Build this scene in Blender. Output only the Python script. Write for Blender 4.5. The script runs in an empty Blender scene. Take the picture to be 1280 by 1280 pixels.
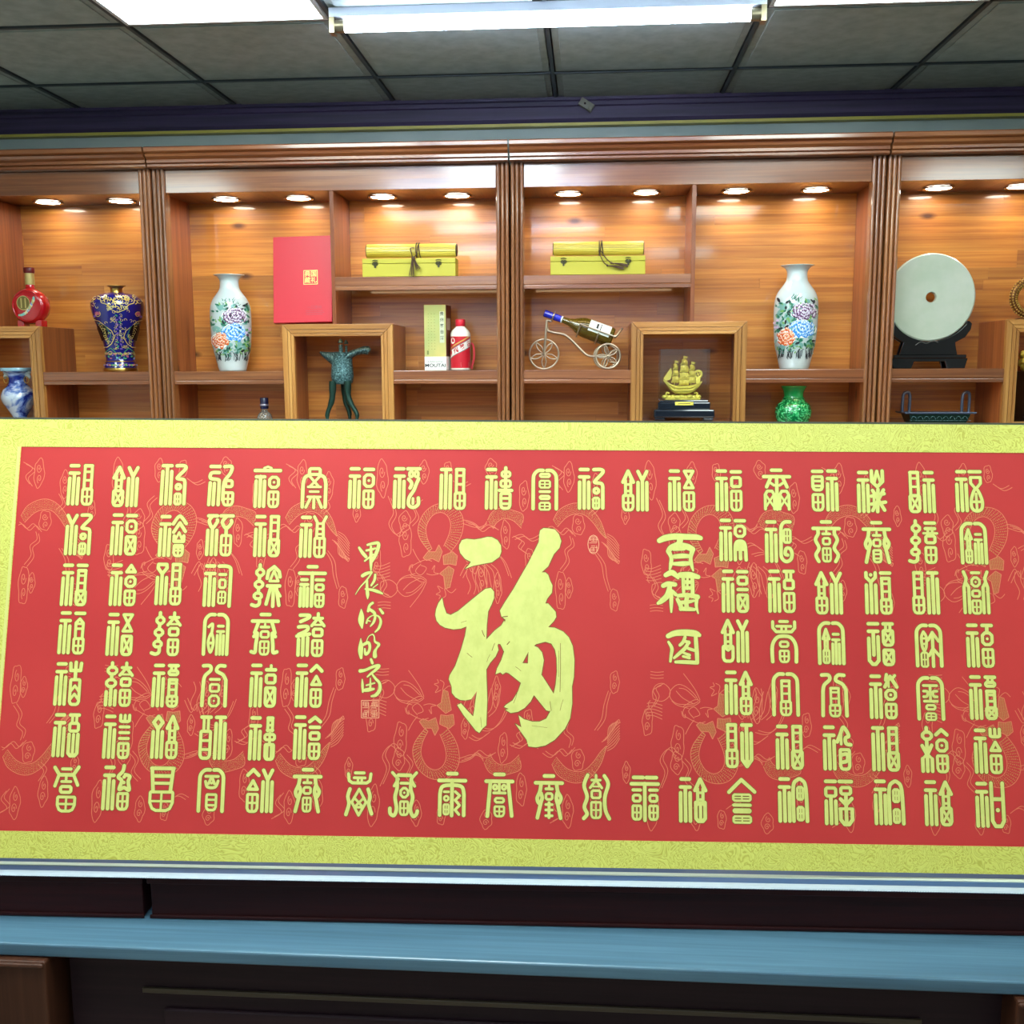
import bpy, math, random
import numpy as np
from mathutils import Vector, Matrix
random.seed(7)
sc = bpy.context.scene
COL = sc.collection
PI = math.pi
# ---------------------------------------------------------------- camera
FPX = 1290.0
CAM = np.array([0.0, 0.0, 1.62])
_y = np.array([96.0, -184.0, FPX]); _y /= np.linalg.norm(_y)
_x = np.array([1.0, -0.004, 0.0]); _x -= _x.dot(_y) * _y; _x /= np.linalg.norm(_x)
_z = -np.cross(_y, _x)
RW = np.array([_x, _y, _z])                 # rows: world axes seen from the camera (right, down, forward)
cd = bpy.data.cameras.new('camera'); cam = bpy.data.objects.new('camera', cd); COL.objects.link(cam)
r_, d_, f_ = RW[:, 0], RW[:, 1], RW[:, 2]
cam.matrix_world = Matrix(((r_[0], -d_[0], -f_[0], CAM[0]), (r_[1], -d_[1], -f_[1], CAM[1]), (r_[2], -d_[2], -f_[2], CAM[2]), (0, 0, 0, 1)))
cd.sensor_width = 36; cd.lens = 36 * FPX / 1280; cd.clip_start = 0.05; cd.clip_end = 60
sc.camera = cam
# ---------------------------------------------------------------- world, exposure
wd = bpy.data.worlds.new('world'); sc.world = wd; wd.use_nodes = True
bg = wd.node_tree.nodes['Background']; bg.inputs[0].default_value = (0.62, 0.76, 1.0, 1); bg.inputs[1].default_value = 2.6
sc.view_settings.view_transform = 'Standard'; sc.view_settings.look = 'None'
sc.view_settings.exposure = 0.0; sc.view_settings.gamma = 1.0; sc.view_settings.use_curve_mapping = False
LED_PANEL = 23.0; TUBE = 36.0; SPOT_W = 0.7; LENS = 40.0; STRIP = 13.0
def ray(px, py): return RW @ np.array([px - 640.0, py - 640.0, FPX])
def at(px, py, Y): d = ray(px, py); return CAM + d * (Y / d[1])
def atz(px, py, Z): d = ray(px, py); return CAM + d * ((Z - CAM[2]) / d[2])
def MP(Y): return Y / FPX * 1.004           # metres per pixel at depth Y
# ---------------------------------------------------------------- materials
def srgb(r, g, b):
    f = lambda c: (c / 255 / 12.92) if c / 255 <= 0.04045 else ((c / 255 + 0.055) / 1.055) ** 2.4
    return (f(r), f(g), f(b), 1.0)
def mat(name, col, rough=0.5, metal=0.0, coat=0.0, spec=0.5, emit=None, estr=0.0, trans=0.0, ior=1.45, coat_r=0.06):
    m = bpy.data.materials.new(name); m.use_nodes = True
    b = m.node_tree.nodes['Principled BSDF']
    b.inputs['Base Color'].default_value = col
    b.inputs['Roughness'].default_value = rough; b.inputs['Metallic'].default_value = metal
    b.inputs['Coat Weight'].default_value = coat; b.inputs['Coat Roughness'].default_value = coat_r
    b.inputs['Specular IOR Level'].default_value = spec; b.inputs['IOR'].default_value = ior
    b.inputs['Transmission Weight'].default_value = trans
    if emit: b.inputs['Emission Color'].default_value = emit; b.inputs['Emission Strength'].default_value = estr
    return m
def N(m, typ, **kw):
    n = m.node_tree.nodes.new(typ)
    for k, v in kw.items(): setattr(n, k, v)
    return n
def LK(m, a, b): m.node_tree.links.new(a, b)
def ramp(m, stops):
    n = N(m, 'ShaderNodeValToRGB'); e = n.color_ramp.elements
    while len(e) > 1: e.remove(e[-1])
    e[0].position = stops[0][0]; e[0].color = stops[0][1]
    for p, c in stops[1:]:
        q = e.new(p); q.color = c
    return n
def noise_tex(m, scale, detail=4, rough=0.6, stretch=None, rnd=False, dist=0.0):
    tc = N(m, 'ShaderNodeTexCoord'); mp = N(m, 'ShaderNodeMapping')
    LK(m, tc.outputs['Object'], mp.inputs['Vector'])
    if stretch: mp.inputs['Scale'].default_value = stretch
    if rnd:
        oi = N(m, 'ShaderNodeObjectInfo'); mu = N(m, 'ShaderNodeVectorMath', operation='SCALE'); mu.inputs[0].default_value = (37, 53, 71)
        LK(m, oi.outputs['Random'], mu.inputs['Scale']); LK(m, mu.outputs[0], mp.inputs['Location'])
    n = N(m, 'ShaderNodeTexNoise'); n.inputs['Scale'].default_value = scale; n.inputs['Detail'].default_value = detail
    n.inputs['Roughness'].default_value = rough; n.inputs['Distortion'].default_value = dist
    LK(m, mp.outputs[0], n.inputs['Vector'])
    return n
def bump(m, src, strength, dist=0.002):
    b = N(m, 'ShaderNodeBump'); b.inputs['Strength'].default_value = strength; b.inputs['Distance'].default_value = dist
    LK(m, src, b.inputs['Height']); LK(m, b.outputs[0], m.node_tree.nodes['Principled BSDF'].inputs['Normal'])
def wood(name, axis, dark, mid, light, rough=0.32, coat=0.6, coat_r=0.13, coat_ior=1.5, spec=.5, knots=True):
    """varnished pine: long streaks along the axis, finer grain lines, a few knots; each object differs"""
    m = mat(name, mid, rough, coat=coat, coat_r=coat_r, spec=spec); m.node_tree.nodes['Principled BSDF'].inputs['Coat IOR'].default_value = coat_ior
    st = [16.0, 16.0, 16.0]; st[axis] = 0.7
    a = noise_tex(m, 1.6, 5, 0.62, st, True, 0.7)
    st2 = [120.0, 120.0, 120.0]; st2[axis] = 2.0
    b = noise_tex(m, 1.0, 3, 0.6, st2, True)
    mx = N(m, 'ShaderNodeMath', operation='MULTIPLY_ADD'); mx.inputs[1].default_value = 0.42
    LK(m, b.outputs['Fac'], mx.inputs[0])
    m2 = N(m, 'ShaderNodeMath', operation='MULTIPLY'); m2.inputs[1].default_value = 0.62; LK(m, a.outputs['Fac'], m2.inputs[0])
    LK(m, m2.outputs[0], mx.inputs[2])
    r = ramp(m, [(0.30, dark), (0.50, mid), (0.70, light)]); LK(m, mx.outputs[0], r.inputs[0])
    out = r.outputs[0]
    oi = N(m, 'ShaderNodeObjectInfo'); hs = N(m, 'ShaderNodeHueSaturation')
    mr = N(m, 'ShaderNodeMapRange'); mr.inputs['To Min'].default_value = 0.80; mr.inputs['To Max'].default_value = 1.16
    LK(m, oi.outputs['Random'], mr.inputs['Value']); LK(m, mr.outputs[0], hs.inputs['Value']); LK(m, out, hs.inputs['Color'])
    out = hs.outputs[0]
    if knots:
        tc = N(m, 'ShaderNodeTexCoord'); mp = N(m, 'ShaderNodeMapping'); sk = [6.0] * 3; sk[axis] = 2.6
        mp.inputs['Scale'].default_value = sk; LK(m, tc.outputs['Object'], mp.inputs['Vector'])
        v = N(m, 'ShaderNodeTexVoronoi'); v.inputs['Scale'].default_value = 1.0; LK(m, mp.outputs[0], v.inputs['Vector'])
        k = ramp(m, [(0.035, (1, 1, 1, 1)), (0.10, (0, 0, 0, 1))]); LK(m, v.outputs['Distance'], k.inputs[0])
        mixn = N(m, 'ShaderNodeMix', data_type='RGBA'); LK(m, k.outputs[0], mixn.inputs['Factor'])
        LK(m, out, mixn.inputs['A']); mixn.inputs['B'].default_value = tuple(c * 0.35 for c in dark[:3]) + (1,)
        out = mixn.outputs['Result']
    LK(m, out, m.node_tree.nodes['Principled BSDF'].inputs['Base Color'])
    bump(m, mx.outputs[0], 0.12, 0.001)
    return m
WD, WM, WL = srgb(88, 42, 18), srgb(128, 70, 34), srgb(162, 102, 56)
M = {}
M['wood_x'] = wood('varnished_wood_across', 0, WD, WM, WL, coat=1.0, coat_r=.14, coat_ior=1.6)
M['wood_z'] = wood('varnished_wood_upright', 2, srgb(98, 50, 24), srgb(132, 76, 38), srgb(162, 106, 60), coat=1.0, coat_r=.12, coat_ior=1.7)
M['wood_y'] = wood('varnished_wood_deep', 1, WD, WM, WL)
M['side_z'] = wood('varnished_side_panel', 2, srgb(98, 46, 20), srgb(138, 72, 34), srgb(164, 94, 48), coat=.3)
M['frame_x'] = wood('pale_frame_across', 0, srgb(124, 74, 30), srgb(172, 114, 54), srgb(200, 146, 80), coat=.3)
M['frame_z'] = wood('pale_frame_upright', 2, srgb(124, 74, 30), srgb(172, 114, 54), srgb(200, 146, 80), coat=.3)
M['back_x'] = wood('honey_back_board', 0, srgb(136, 70, 26), srgb(180, 110, 42), srgb(208, 142, 62), rough=0.45, coat=0.6, coat_r=0.07, knots=True)
M['dark_wood'] = wood('dark_mahogany', 0, srgb(26, 6, 7), srgb(38, 10, 12), srgb(50, 15, 15), rough=0.5, coat=0.0, spec=.22, knots=False)
M['desk_top'] = wood('desk_ledge', 0, srgb(50, 74, 86), srgb(66, 96, 114), srgb(82, 114, 130), rough=0.35, coat=0.25, coat_r=0.2, knots=False)
M['desk_wood'] = wood('desk_front', 0, srgb(26, 15, 20), srgb(36, 22, 27), srgb(44, 28, 32), rough=0.45, coat=0.0, spec=.25, knots=False)
M['pier_wood'] = wood('desk_pier', 2, srgb(46, 22, 12), srgb(62, 33, 20), srgb(74, 42, 27), rough=0.45, coat=0.0, spec=.3, knots=False)
M['gap'] = mat('dark_gap', srgb(26, 14, 10), 0.9)
# ---------------------------------------------------------------- mesh helpers
class MB:
    def __init__(s): s.v = []; s.f = []; s.m = []; s.s = []
    def add(s, vs, fs, mi=0, smooth=False):
        o = len(s.v); s.v += [tuple(float(c) for c in p) for p in vs]
        for f in fs: s.f.append([i + o for i in f]); s.m.append(mi); s.s.append(smooth)
    def box(s, x0, x1, y0, y1, z0, z1, mi=0, T=None):
        vs = [(x, y, z) for z in (z0, z1) for y in (y0, y1) for x in (x0, x1)]
        if T is not None: vs = [tuple(T @ Vector(p)) for p in vs]
        s.add(vs, [(0, 2, 3, 1), (4, 5, 7, 6), (0, 1, 5, 4), (2, 6, 7, 3), (0, 4, 6, 2), (1, 3, 7, 5)], mi)
    def rings(s, rings, mi=0, smooth=True, cap=True, close=False):
        n = len(rings[0]); vs = [p for r in rings for p in r]; fs = []
        R = len(rings)
        for i in range(R if close else R - 1):
            for j in range(n):
                a = i * n + j; b = i * n + (j + 1) % n; c = ((i + 1) % R) * n + (j + 1) % n; d = ((i + 1) % R) * n + j
                fs.append((a, b, c, d))
        s.add(vs, fs, mi, smooth)
        if cap and not close: s.add(rings[0], [tuple(range(n))[::-1]], mi); s.add(rings[-1], [tuple(range(n))], mi)
    def lathe(s, prof, c=(0, 0, 0), seg=40, mi=0, smooth=True, cap=True):
        rs = [[(c[0] + r * math.cos(2 * PI * k / seg), c[1] + r * math.sin(2 * PI * k / seg), c[2] + z) for k in range(seg)] for r, z in prof]
        s.rings(rs, mi, smooth, cap)
    def tube(s, pts, r, seg=8, mi=0, close=False, cap=True):
        P = [Vector(p) for p in pts]; n = len(P); rs = []; up = None
        for i, p in enumerate(P):
            if close: t = P[(i + 1) % n] - P[i - 1]
            else: t = P[min(i + 1, n - 1)] - P[max(i - 1, 0)]
            if t.length < 1e-9: t = Vector((0, 0, 1))
            t.normalize()
            if up is None: up = Vector((0, 0, 1)) if abs(t.z) < 0.9 else Vector((0, 1, 0))
            a = t.cross(up)
            if a.length < 1e-6: a = t.orthogonal()
            a.normalize(); b = a.cross(t); b.normalize(); up = b
            rr = r[i] if isinstance(r, (list, tuple)) else r
            rs.append([tuple(p + rr * (a * math.cos(2 * PI * k / seg) + b * math.sin(2 * PI * k / seg))) for k in range(seg)])
        s.rings(rs, mi, True, cap, close)
    def prism(s, poly, fn, h, mi=0, smooth=False):
        """poly: 2-D outline; fn(x, y, w) -> 3-D; thickness from w=0 to w=h"""
        n = len(poly); vs = [fn(x, y, 0) for x, y in poly] + [fn(x, y, h) for x, y in poly]
        s.add(vs, [tuple(range(n)), tuple(range(n, 2 * n))[::-1]] + [(i, n + i, n + (i + 1) % n, (i + 1) % n) for i in range(n)], mi, smooth)
    def ball(s, c, r, mi=0, seg=8, rn=6):
        rx, ry, rz = r if isinstance(r, (tuple, list)) else (r, r, r)
        rs = []
        for i in range(rn + 1):
            a = -PI / 2 + PI * i / rn; q = max(math.cos(a), 0.02)
            rs.append([(c[0] + rx * q * math.cos(2 * PI * k / seg), c[1] + ry * q * math.sin(2 * PI * k / seg), c[2] + rz * math.sin(a)) for k in range(seg)])
        s.rings(rs, mi, True, True)
    def build(s, name, mats, parent=None, bevel=0.0, fixn=True):
        if not isinstance(mats, (list, tuple)): mats = [mats]
        me = bpy.data.meshes.new(name); off = parent_loc(parent)
        me.from_pydata([(a - off[0], b - off[1], c - off[2]) for a, b, c in s.v], [], s.f)
        for m_ in mats: me.materials.append(m_)
        me.polygons.foreach_set('material_index', s.m); me.polygons.foreach_set('use_smooth', s.s)
        if fixn:
            import bmesh
            bm = bmesh.new(); bm.from_mesh(me); bmesh.ops.recalc_face_normals(bm, faces=bm.faces); bm.to_mesh(me); bm.free()
        me.update()
        o = bpy.data.objects.new(name, me); COL.objects.link(o)
        if parent is not None: o.parent = parent
        if bevel > 0:
            b = o.modifiers.new('bevel', 'BEVEL'); b.width = bevel; b.segments = 2; b.limit_method = 'ANGLE'
        return o
def parent_loc(p):
    v = Vector((0, 0, 0))
    while p is not None: v += p.location; p = p.parent
    return v
def tag(o, label=None, cat=None, group=None, kind=None):
    if label: o['label'] = label
    if cat: o['category'] = cat
    if group: o['group'] = group
    if kind: o['kind'] = kind
    return o
def thing(name, label, cat, loc, group=None, kind=None):
    o = bpy.data.objects.new(name, None); COL.objects.link(o); o.location = Vector([float(c) for c in loc]); o.empty_display_size = 0.05
    return tag(o, label, cat, group, kind)
def catmull(pts, n=6, close=False):
    P = [np.array(p, float) for p in pts]; out = []; m = len(P)
    for i in range(m if close else m - 1):
        if close: p0, p1, p2, p3 = P[i - 1], P[i], P[(i + 1) % m], P[(i + 2) % m]
        else: p0, p1, p2, p3 = P[max(i - 1, 0)], P[i], P[i + 1], P[min(i + 2, m - 1)]
        for k in range(n):
            t = k / n
            out.append(0.5 * ((2 * p1) + (p2 - p0) * t + (2 * p0 - 5 * p1 + 4 * p2 - p3) * t * t + (3 * p1 - p0 - 3 * p2 + p3) * t ** 3))
    if not close: out.append(P[-1])
    return [tuple(p) for p in out]
# ================================================================ room
ZC = 2.59
wall_m = mat('grey_green_wall', srgb(150, 165, 158), 0.8)
nw = noise_tex(wall_m, 3, 3); rw = ramp(wall_m, [(0.3, srgb(136, 152, 146)), (0.7, srgb(160, 174, 166))]); LK(wall_m, nw.outputs['Fac'], rw.inputs[0]); LK(wall_m, rw.outputs[0], wall_m.node_tree.nodes['Principled BSDF'].inputs['Base Color'])
white_wall = mat('painted_wall', srgb(214, 216, 210), 0.85)
floor_m = mat('floor_tiles', srgb(120, 108, 96), 0.35)
nf = noise_tex(floor_m, 2.0, 4); rf = ramp(floor_m, [(0.3, srgb(104, 92, 82)), (0.7, srgb(134, 122, 108))]); LK(floor_m, nf.outputs['Fac'], rf.inputs[0]); LK(floor_m, rf.outputs[0], floor_m.node_tree.nodes['Principled BSDF'].inputs['Base Color'])
XL, XR, YB, YW = -3.2, 3.6, -4.4, 3.99
def struct(name, mb, m, bevel=0): return tag(mb.build(name, m, None, bevel), kind='structure')
b = MB(); b.box(XL - .1, XR + .1, YB - .1, YW + .1, -0.1, 0.0); floor_o = struct('floor', b, floor_m)
b = MB(); b.box(XL, XR, YW, YW + 0.1, 0.0, ZC + 0.1); struct('wall_back', b, wall_m)
b = MB(); b.box(XL - .1, XL, YB - .1, YW + .1, 0.0, ZC + 0.1); struct('wall_left', b, white_wall)
b = MB(); b.box(XR, XR + .1, YB - .1, YW + .1, 0.0, ZC + 0.1); struct('wall_right', b, white_wall)
WX0, WX1, WZ0, WZ1 = -2.6, 1.6, 1.9, 2.4      # window in the wall behind the camera
b = MB(); b.box(XL, WX0, YB - .1, YB, 0, ZC + .1); b.box(WX1, XR, YB - .1, YB, 0, ZC + .1); b.box(WX0, WX1, YB - .1, YB, 0, WZ0); b.box(WX0, WX1, YB - .1, YB, WZ1, ZC + .1)
struct('wall_front', b, white_wall)
b = MB()
for i in range(5):
    x = WX0 + (WX1 - WX0) * i / 4; b.box(x - .025, x + .025, YB - .08, YB - .03, WZ0, WZ1)
for z in (WZ0, WZ1 - .05): b.box(WX0, WX1, YB - .08, YB - .03, z, z + .05)
struct('window_1', b, mat('white_window_frame', srgb(225, 228, 228), 0.4))
# ceiling: slab above, a grid of bars and lay-in tiles
grid_m = mat('ceiling_bar_paint', srgb(58, 68, 70), 0.5)
tile_m = mat('ceiling_tile', srgb(146, 166, 158), 0.75)
tn = noise_tex(tile_m, 16, 3, 0.6); tr = ramp(tile_m, [(0.35, srgb(150, 164, 158)), (0.65, srgb(170, 184, 178))]); LK(tile_m, tn.outputs['Fac'], tr.inputs[0]); LK(tile_m, tr.outputs[0], tile_m.node_tree.nodes['Principled BSDF'].inputs['Base Color'])
tv = N(tile_m, 'ShaderNodeTexVoronoi', feature='DISTANCE_TO_EDGE'); tv.inputs['Scale'].default_value = 9
tc = N(tile_m, 'ShaderNodeTexCoord'); LK(tile_m, tc.outputs['Object'], tv.inputs['Vector']); bump(tile_m, tv.outputs['Distance'], 0.25, 0.004)
b = MB(); b.box(XL, XR, YB, YW, ZC + 0.05, ZC + 0.1); ceiling = struct('ceiling', b, mat('ceiling_slab', srgb(120, 125, 122), 0.9))
TX0, TP, TY0 = -0.127, 0.602, 3.04
b = MB(); b.box(-.291, .291, -.291, .291, 0, .012); b.box(-.27, .27, -.27, .27, -.004, 0); tile0 = b.build('tile', tile_m, ceiling, 0.002)
tile_mesh = tile0.data
PANELS = [(-2, 2.44), (1, 2.44), (-1, 1.24), (-1, 1.84), (-2, 0.636), (1, 0.636), (-2, -1.77), (1, -1.77), (-4, 1.24), (3, 1.24)]
ix0 = int(math.floor((XL - TX0) / TP)); ix1 = int(math.ceil((XR - TX0) / TP))
ys = []; y = TY0 + 1.2
while y > YB: ys.append(round(y, 4)); y -= TP
first = True; pan_cells = set()
for ci, py in PANELS: pan_cells.add((ci, min(range(len(ys)), key=lambda k: abs(ys[k] - py))))
for ci in range(ix0, ix1):
    x0 = max(TX0 + ci * TP, XL); x1 = min(TX0 + (ci + 1) * TP, XR)
    if x1 - x0 < .05: continue
    for k, yy in enumerate(ys):
        y0 = max(yy, YB); y1 = min(yy + TP, 3.97)
        if y1 - y0 < .05 or (ci, k) in pan_cells: continue
        o = tile0 if first else tile0.copy()
        if not first: COL.objects.link(o)
        first = False
        o.location = ((x0 + x1) / 2, (y0 + y1) / 2, ZC + .002); o.scale = ((x1 - x0) / TP, (y1 - y0) / TP, 1)
g = None
for ci in range(ix0, ix1 + 1):
    x = TX0 + ci * TP
    if XL < x < XR: b = MB(); b.box(x - .006, x + .006, YB, 3.97, ZC - .003, ZC + .03); b.build('ceiling_bar', grid_m, ceiling)
for yy in ys:
    if YB < yy < 3.96: b = MB(); b.box(XL, XR, yy - .006, yy + .006, ZC - .003, ZC + .03); b.build('ceiling_bar', grid_m, ceiling)
led_m = mat('led_diffuser', (0.9, 0.95, 0.95, 1), 0.5, emit=srgb(232, 250, 246), estr=LED_PANEL)
led_fr = mat('led_panel_frame', srgb(215, 220, 222), 0.4)
LAB = {0: 'square lit ceiling panel at top left of photo, above the left cabinets', 1: 'square lit ceiling panel at top right, right of the fluorescent tube'}
for i, (ci, py) in enumerate(PANELS):
    yy = ys[min(range(len(ys)), key=lambda k: abs(ys[k] - py))]; cx = TX0 + (ci + .5) * TP; cy = yy + TP / 2
    t = thing('ceiling_light_panel', LAB.get(i, 'square lit ceiling panel outside the frame, ' + ('', '', 'in front of the hidden tube', 'beside the hidden tube', 'left of room middle', 'right of room middle', 'at rear left', 'at rear right', 'near left wall', 'near right wall')[i]), 'ceiling light', (cx, cy, ZC))
    b = MB()
    for a in (-1, 1): b.box(cx - .292, cx + .292, cy + a * .286 - .006, cy + a * .286 + .006, ZC - .006, ZC + .02); b.box(cx + a * .286 - .006, cx + a * .286 + .006, cy - .28, cy + .28, ZC - .006, ZC + .02)
    b.build('frame', led_fr, t); b = MB(); b.box(cx - .28, cx + .28, cy - .28, cy + .28, ZC - .002, ZC + .012); b.build('diffuser', led_m, t)
# fluorescent battens
tube_m = mat('glowing_tube', (1, 1, 1, 1), 0.4, emit=srgb(216, 228, 255), estr=TUBE)
bat_m = mat('white_batten_steel', srgb(214, 224, 236), 0.35); cap_m = mat('tube_end_cap', srgb(150, 140, 115), 0.35, metal=0.8)
for i, cy in enumerate((2.97, 1.77, 0.57, -0.63)):
    x0, x1 = (-.715, .465) if i == 0 else (-1.09, .09)
    t = thing('fluorescent_light', 'white fluorescent tube fitting mounted along the ceiling above the shelves' if i == 0 else ('tube light nearest the visible one, just outside the frame', 'tube light over the middle of the room, outside the frame', 'tube light behind the camera, outside the frame')[i - 1], 'ceiling light', ((x0 + x1) / 2, cy, ZC - .003))
    b = MB(); b.prism([(-.035, 0), (-.03, -.022), (.03, -.022), (.035, 0)], lambda p, q, w: (x0 + w, cy + p, ZC - .003 + q), x1 - x0); b.build('batten', bat_m, t)
    b = MB(); b.tube([(x0 + .035, cy - .012, ZC - .045), (x1 - .035, cy - .012, ZC - .045)], .0165, 16); b.build('tube', tube_m, t)
    for sx, e in ((x0, .04), (x1, -.04)):
        b = MB(); b.tube([(sx + e * .1, cy - .012, ZC - .045), (sx + e, cy - .012, ZC - .045)], .0172, 16); b.box(min(sx, sx + e * .35), max(sx, sx + e * .35), cy - .03, cy + .006, ZC - .066, ZC - .02); b.build('end_cap', cap_m, t)
# crown moulding along the back wall, with its gold line
crown_m = mat('indigo_moulding', srgb(70, 62, 104), 0.45)
cn = noise_tex(crown_m, 2.0, 3, 0.5, (1, 1, 30)); cr = ramp(crown_m, [(0.3, srgb(42, 40, 62)), (0.7, srgb(66, 54, 86))]); LK(crown_m, cn.outputs['Fac'], cr.inputs[0]); LK(crown_m, cr.outputs[0], crown_m.node_tree.nodes['Principled BSDF'].inputs['Base Color'])
gold_line = mat('gold_trim', srgb(168, 160, 70), 0.4)
prof = [(3.99, ZC), (3.945, ZC), (3.945, ZC - .012), (3.951, ZC - .016), (3.951, ZC - .030), (3.956, ZC - .034), (3.956, ZC - .075), (3.963, ZC - .088), (3.99, ZC - .088)]
b = MB(); b.prism(prof, lambda p, q, w: (XL + w, p, q), XR - XL); tr1 = struct('trim_1', b, crown_m)
b = MB(); b.prism([(3.99, ZC - .0895), (3.955, ZC - .0895), (3.955, ZC - .100), (3.99, ZC - .100)], lambda p, q, w: (XL + w, p, q), XR - XL); struct('trim_2', b, gold_line)
# little cable clip hanging off the moulding
c = at(733, 131, 3.94); t = thing('cable_clip', 'small grey-green plastic bracket on the dark ceiling moulding', 'bracket', c)
cm = mat('grey_plastic', srgb(120, 122, 104), 0.5); Tm = Matrix.Translation(c) @ Matrix.Rotation(math.radians(32), 4, 'Y')
b = MB(); b.box(-.027, .027, -.008, .012, -.014, .014, 0, Tm); b.box(.012, .024, -.012, -.008, -.010, .010, 0, Tm); b.build('body', cm, t, .002)
b = MB(); b.tube([tuple(Tm @ Vector((-.006, -.010, 0))), tuple(Tm @ Vector((-.006, -.004, 0)))], .004, 10); b.build('screw', M['gap'], t)
# ================================================================ cabinets
YF, YBK = 3.65, 3.90
Z_SOF, Z_UP, Z_MID, Z_CUB, Z_LOW = 2.224, 1.928, 1.602, 1.766, 1.378
PIT = 1.26; X00 = -1.532
down_ring = mat('downlight_ring', srgb(190, 176, 150), 0.25, metal=0.9); down_lens = mat('downlight_lens', (1, 1, 1, 1), 0.4, emit=srgb(255, 252, 235), estr=LENS)
strip_m = mat('led_strip_glow', (1, 1, 1, 1), .5, emit=srgb(255, 226, 176), estr=STRIP)
strip_lo = mat('dim_led_strip_glow', (1, 1, 1, 1), .5, emit=srgb(255, 206, 150), estr=STRIP * .7)
def strip(root, x0, x1, z, m_):
    b = MB(); b.box(x0 + .03, x1 - .03, YF + .024, YF + .034, z - .004, z - .0003); b.build('led_strip', m_, root)
def shelf(root, x0, x1, zt, name='shelf'):
    strip(root, x0, x1, zt - .02, strip_m if zt > 1.8 else strip_lo)
    b = MB(); b.box(x0, x1, YF + .002, YBK - .001, zt - .02, zt); b.build(name, M['wood_x'], root, .0012)
    b = MB(); pr = [(YF, zt - .001), (YF + .018, zt - .001), (YF + .018, zt - .046), (YF, zt - .046), (YF, zt - .034), (YF + .002, zt - .032), (YF, zt - .030)]
    b.prism(pr, lambda p, q, w: (x0 + w, p - .001, q), x1 - x0); return b.build('shelf_lip', M['wood_x'] if name == 'shelf' else M['frame_x'], root, .0008)
def cubby(root, x0, x1):
    zt, zb, w = Z_CUB, Z_LOW + .002, .042
    for nm, a in (('cubby_side', x0), ('cubby_side', x1 - .018)):
        b = MB(); b.box(a, a + .018, YF + .016, YBK - .001, zb, zt - .001); b.build(nm, M['side_z'], root, .0008)
    b = MB(); b.box(x0 + .018, x1 - .018, YF + .016, YBK - .001, zt - .019, zt - .001); b.build('cubby_top', M['side_z'], root); strip(root, x0 + .018, x1 - .018, zt - .019, strip_lo)
    b = MB(); b.box(x0 + .018, x1 - .018, YF + .016, YBK - .001, zb, 1.422); b.build('cubby_floor', M['wood_x'], root)
    # mitred face frame with two shallow grooves
    def bar(P, Q, inn, outn, m_):
        b = MB(); y0, y1 = YF - .004, YF + .016; segs = [(0, .42, 0), (.42, .47, .003), (.47, .72, 0), (.72, .77, .003), (.77, 1, 0)]
        for s0, s1, dy in segs:
            pt = lambda s, e: (e[0] + (e[2] - e[0]) * s, e[1] + (e[3] - e[1]) * s)
            A = pt(s0, P); B = pt(s0, Q); C_ = pt(s1, Q); D = pt(s1, P)
            b.prism([A, B, C_, D], lambda p, q, ww: (p, y0 + dy + ww, q), y1 - y0 - dy)
        b.build('frame_bar', m_, root, .0006)
    e = .0006
    bar((x0 + e, zt, x0 + w + e, zt - w), (x1 - e, zt, x1 - w - e, zt - w), 0, 0, M['frame_x'])
    bar((x0, zt - e, x0 + w, zt - w - e), (x0, zb + e, x0 + w, zb + w + e), 0, 0, M['frame_z'])
    bar((x1, zt - e, x1 - w, zt - w - e), (x1, zb + e, x1 - w, zb + w + e), 0, 0, M['frame_z'])
    bar((x0 + e, zb, x0 + w + e, zb + w), (x1 - e, zb, x1 - w - e, zb + w), 0, 0, M['frame_x'])
def pilaster(root, x0, x1):
    n = 3; w = (x1 - x0) / n; pr = [(x0, YF + .03)]
    for i in range(n):
        a = x0 + i * w
        for t in np.linspace(0.08, .92, 7): pr.append((a + w * t, YF - .006 - .006 * max(math.sin(PI * (t - .08) / .84), 0) ** .6))
        if i < n - 1: pr.append((a + w, YF + .004))
    pr.append((x1, YF + .03))
    b = MB(); b.prism(pr, lambda p, q, ww: (p, q, .0 + ww), 2.303, smooth=False); b.build('fluted_post', M['wood_z'], root)
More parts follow.
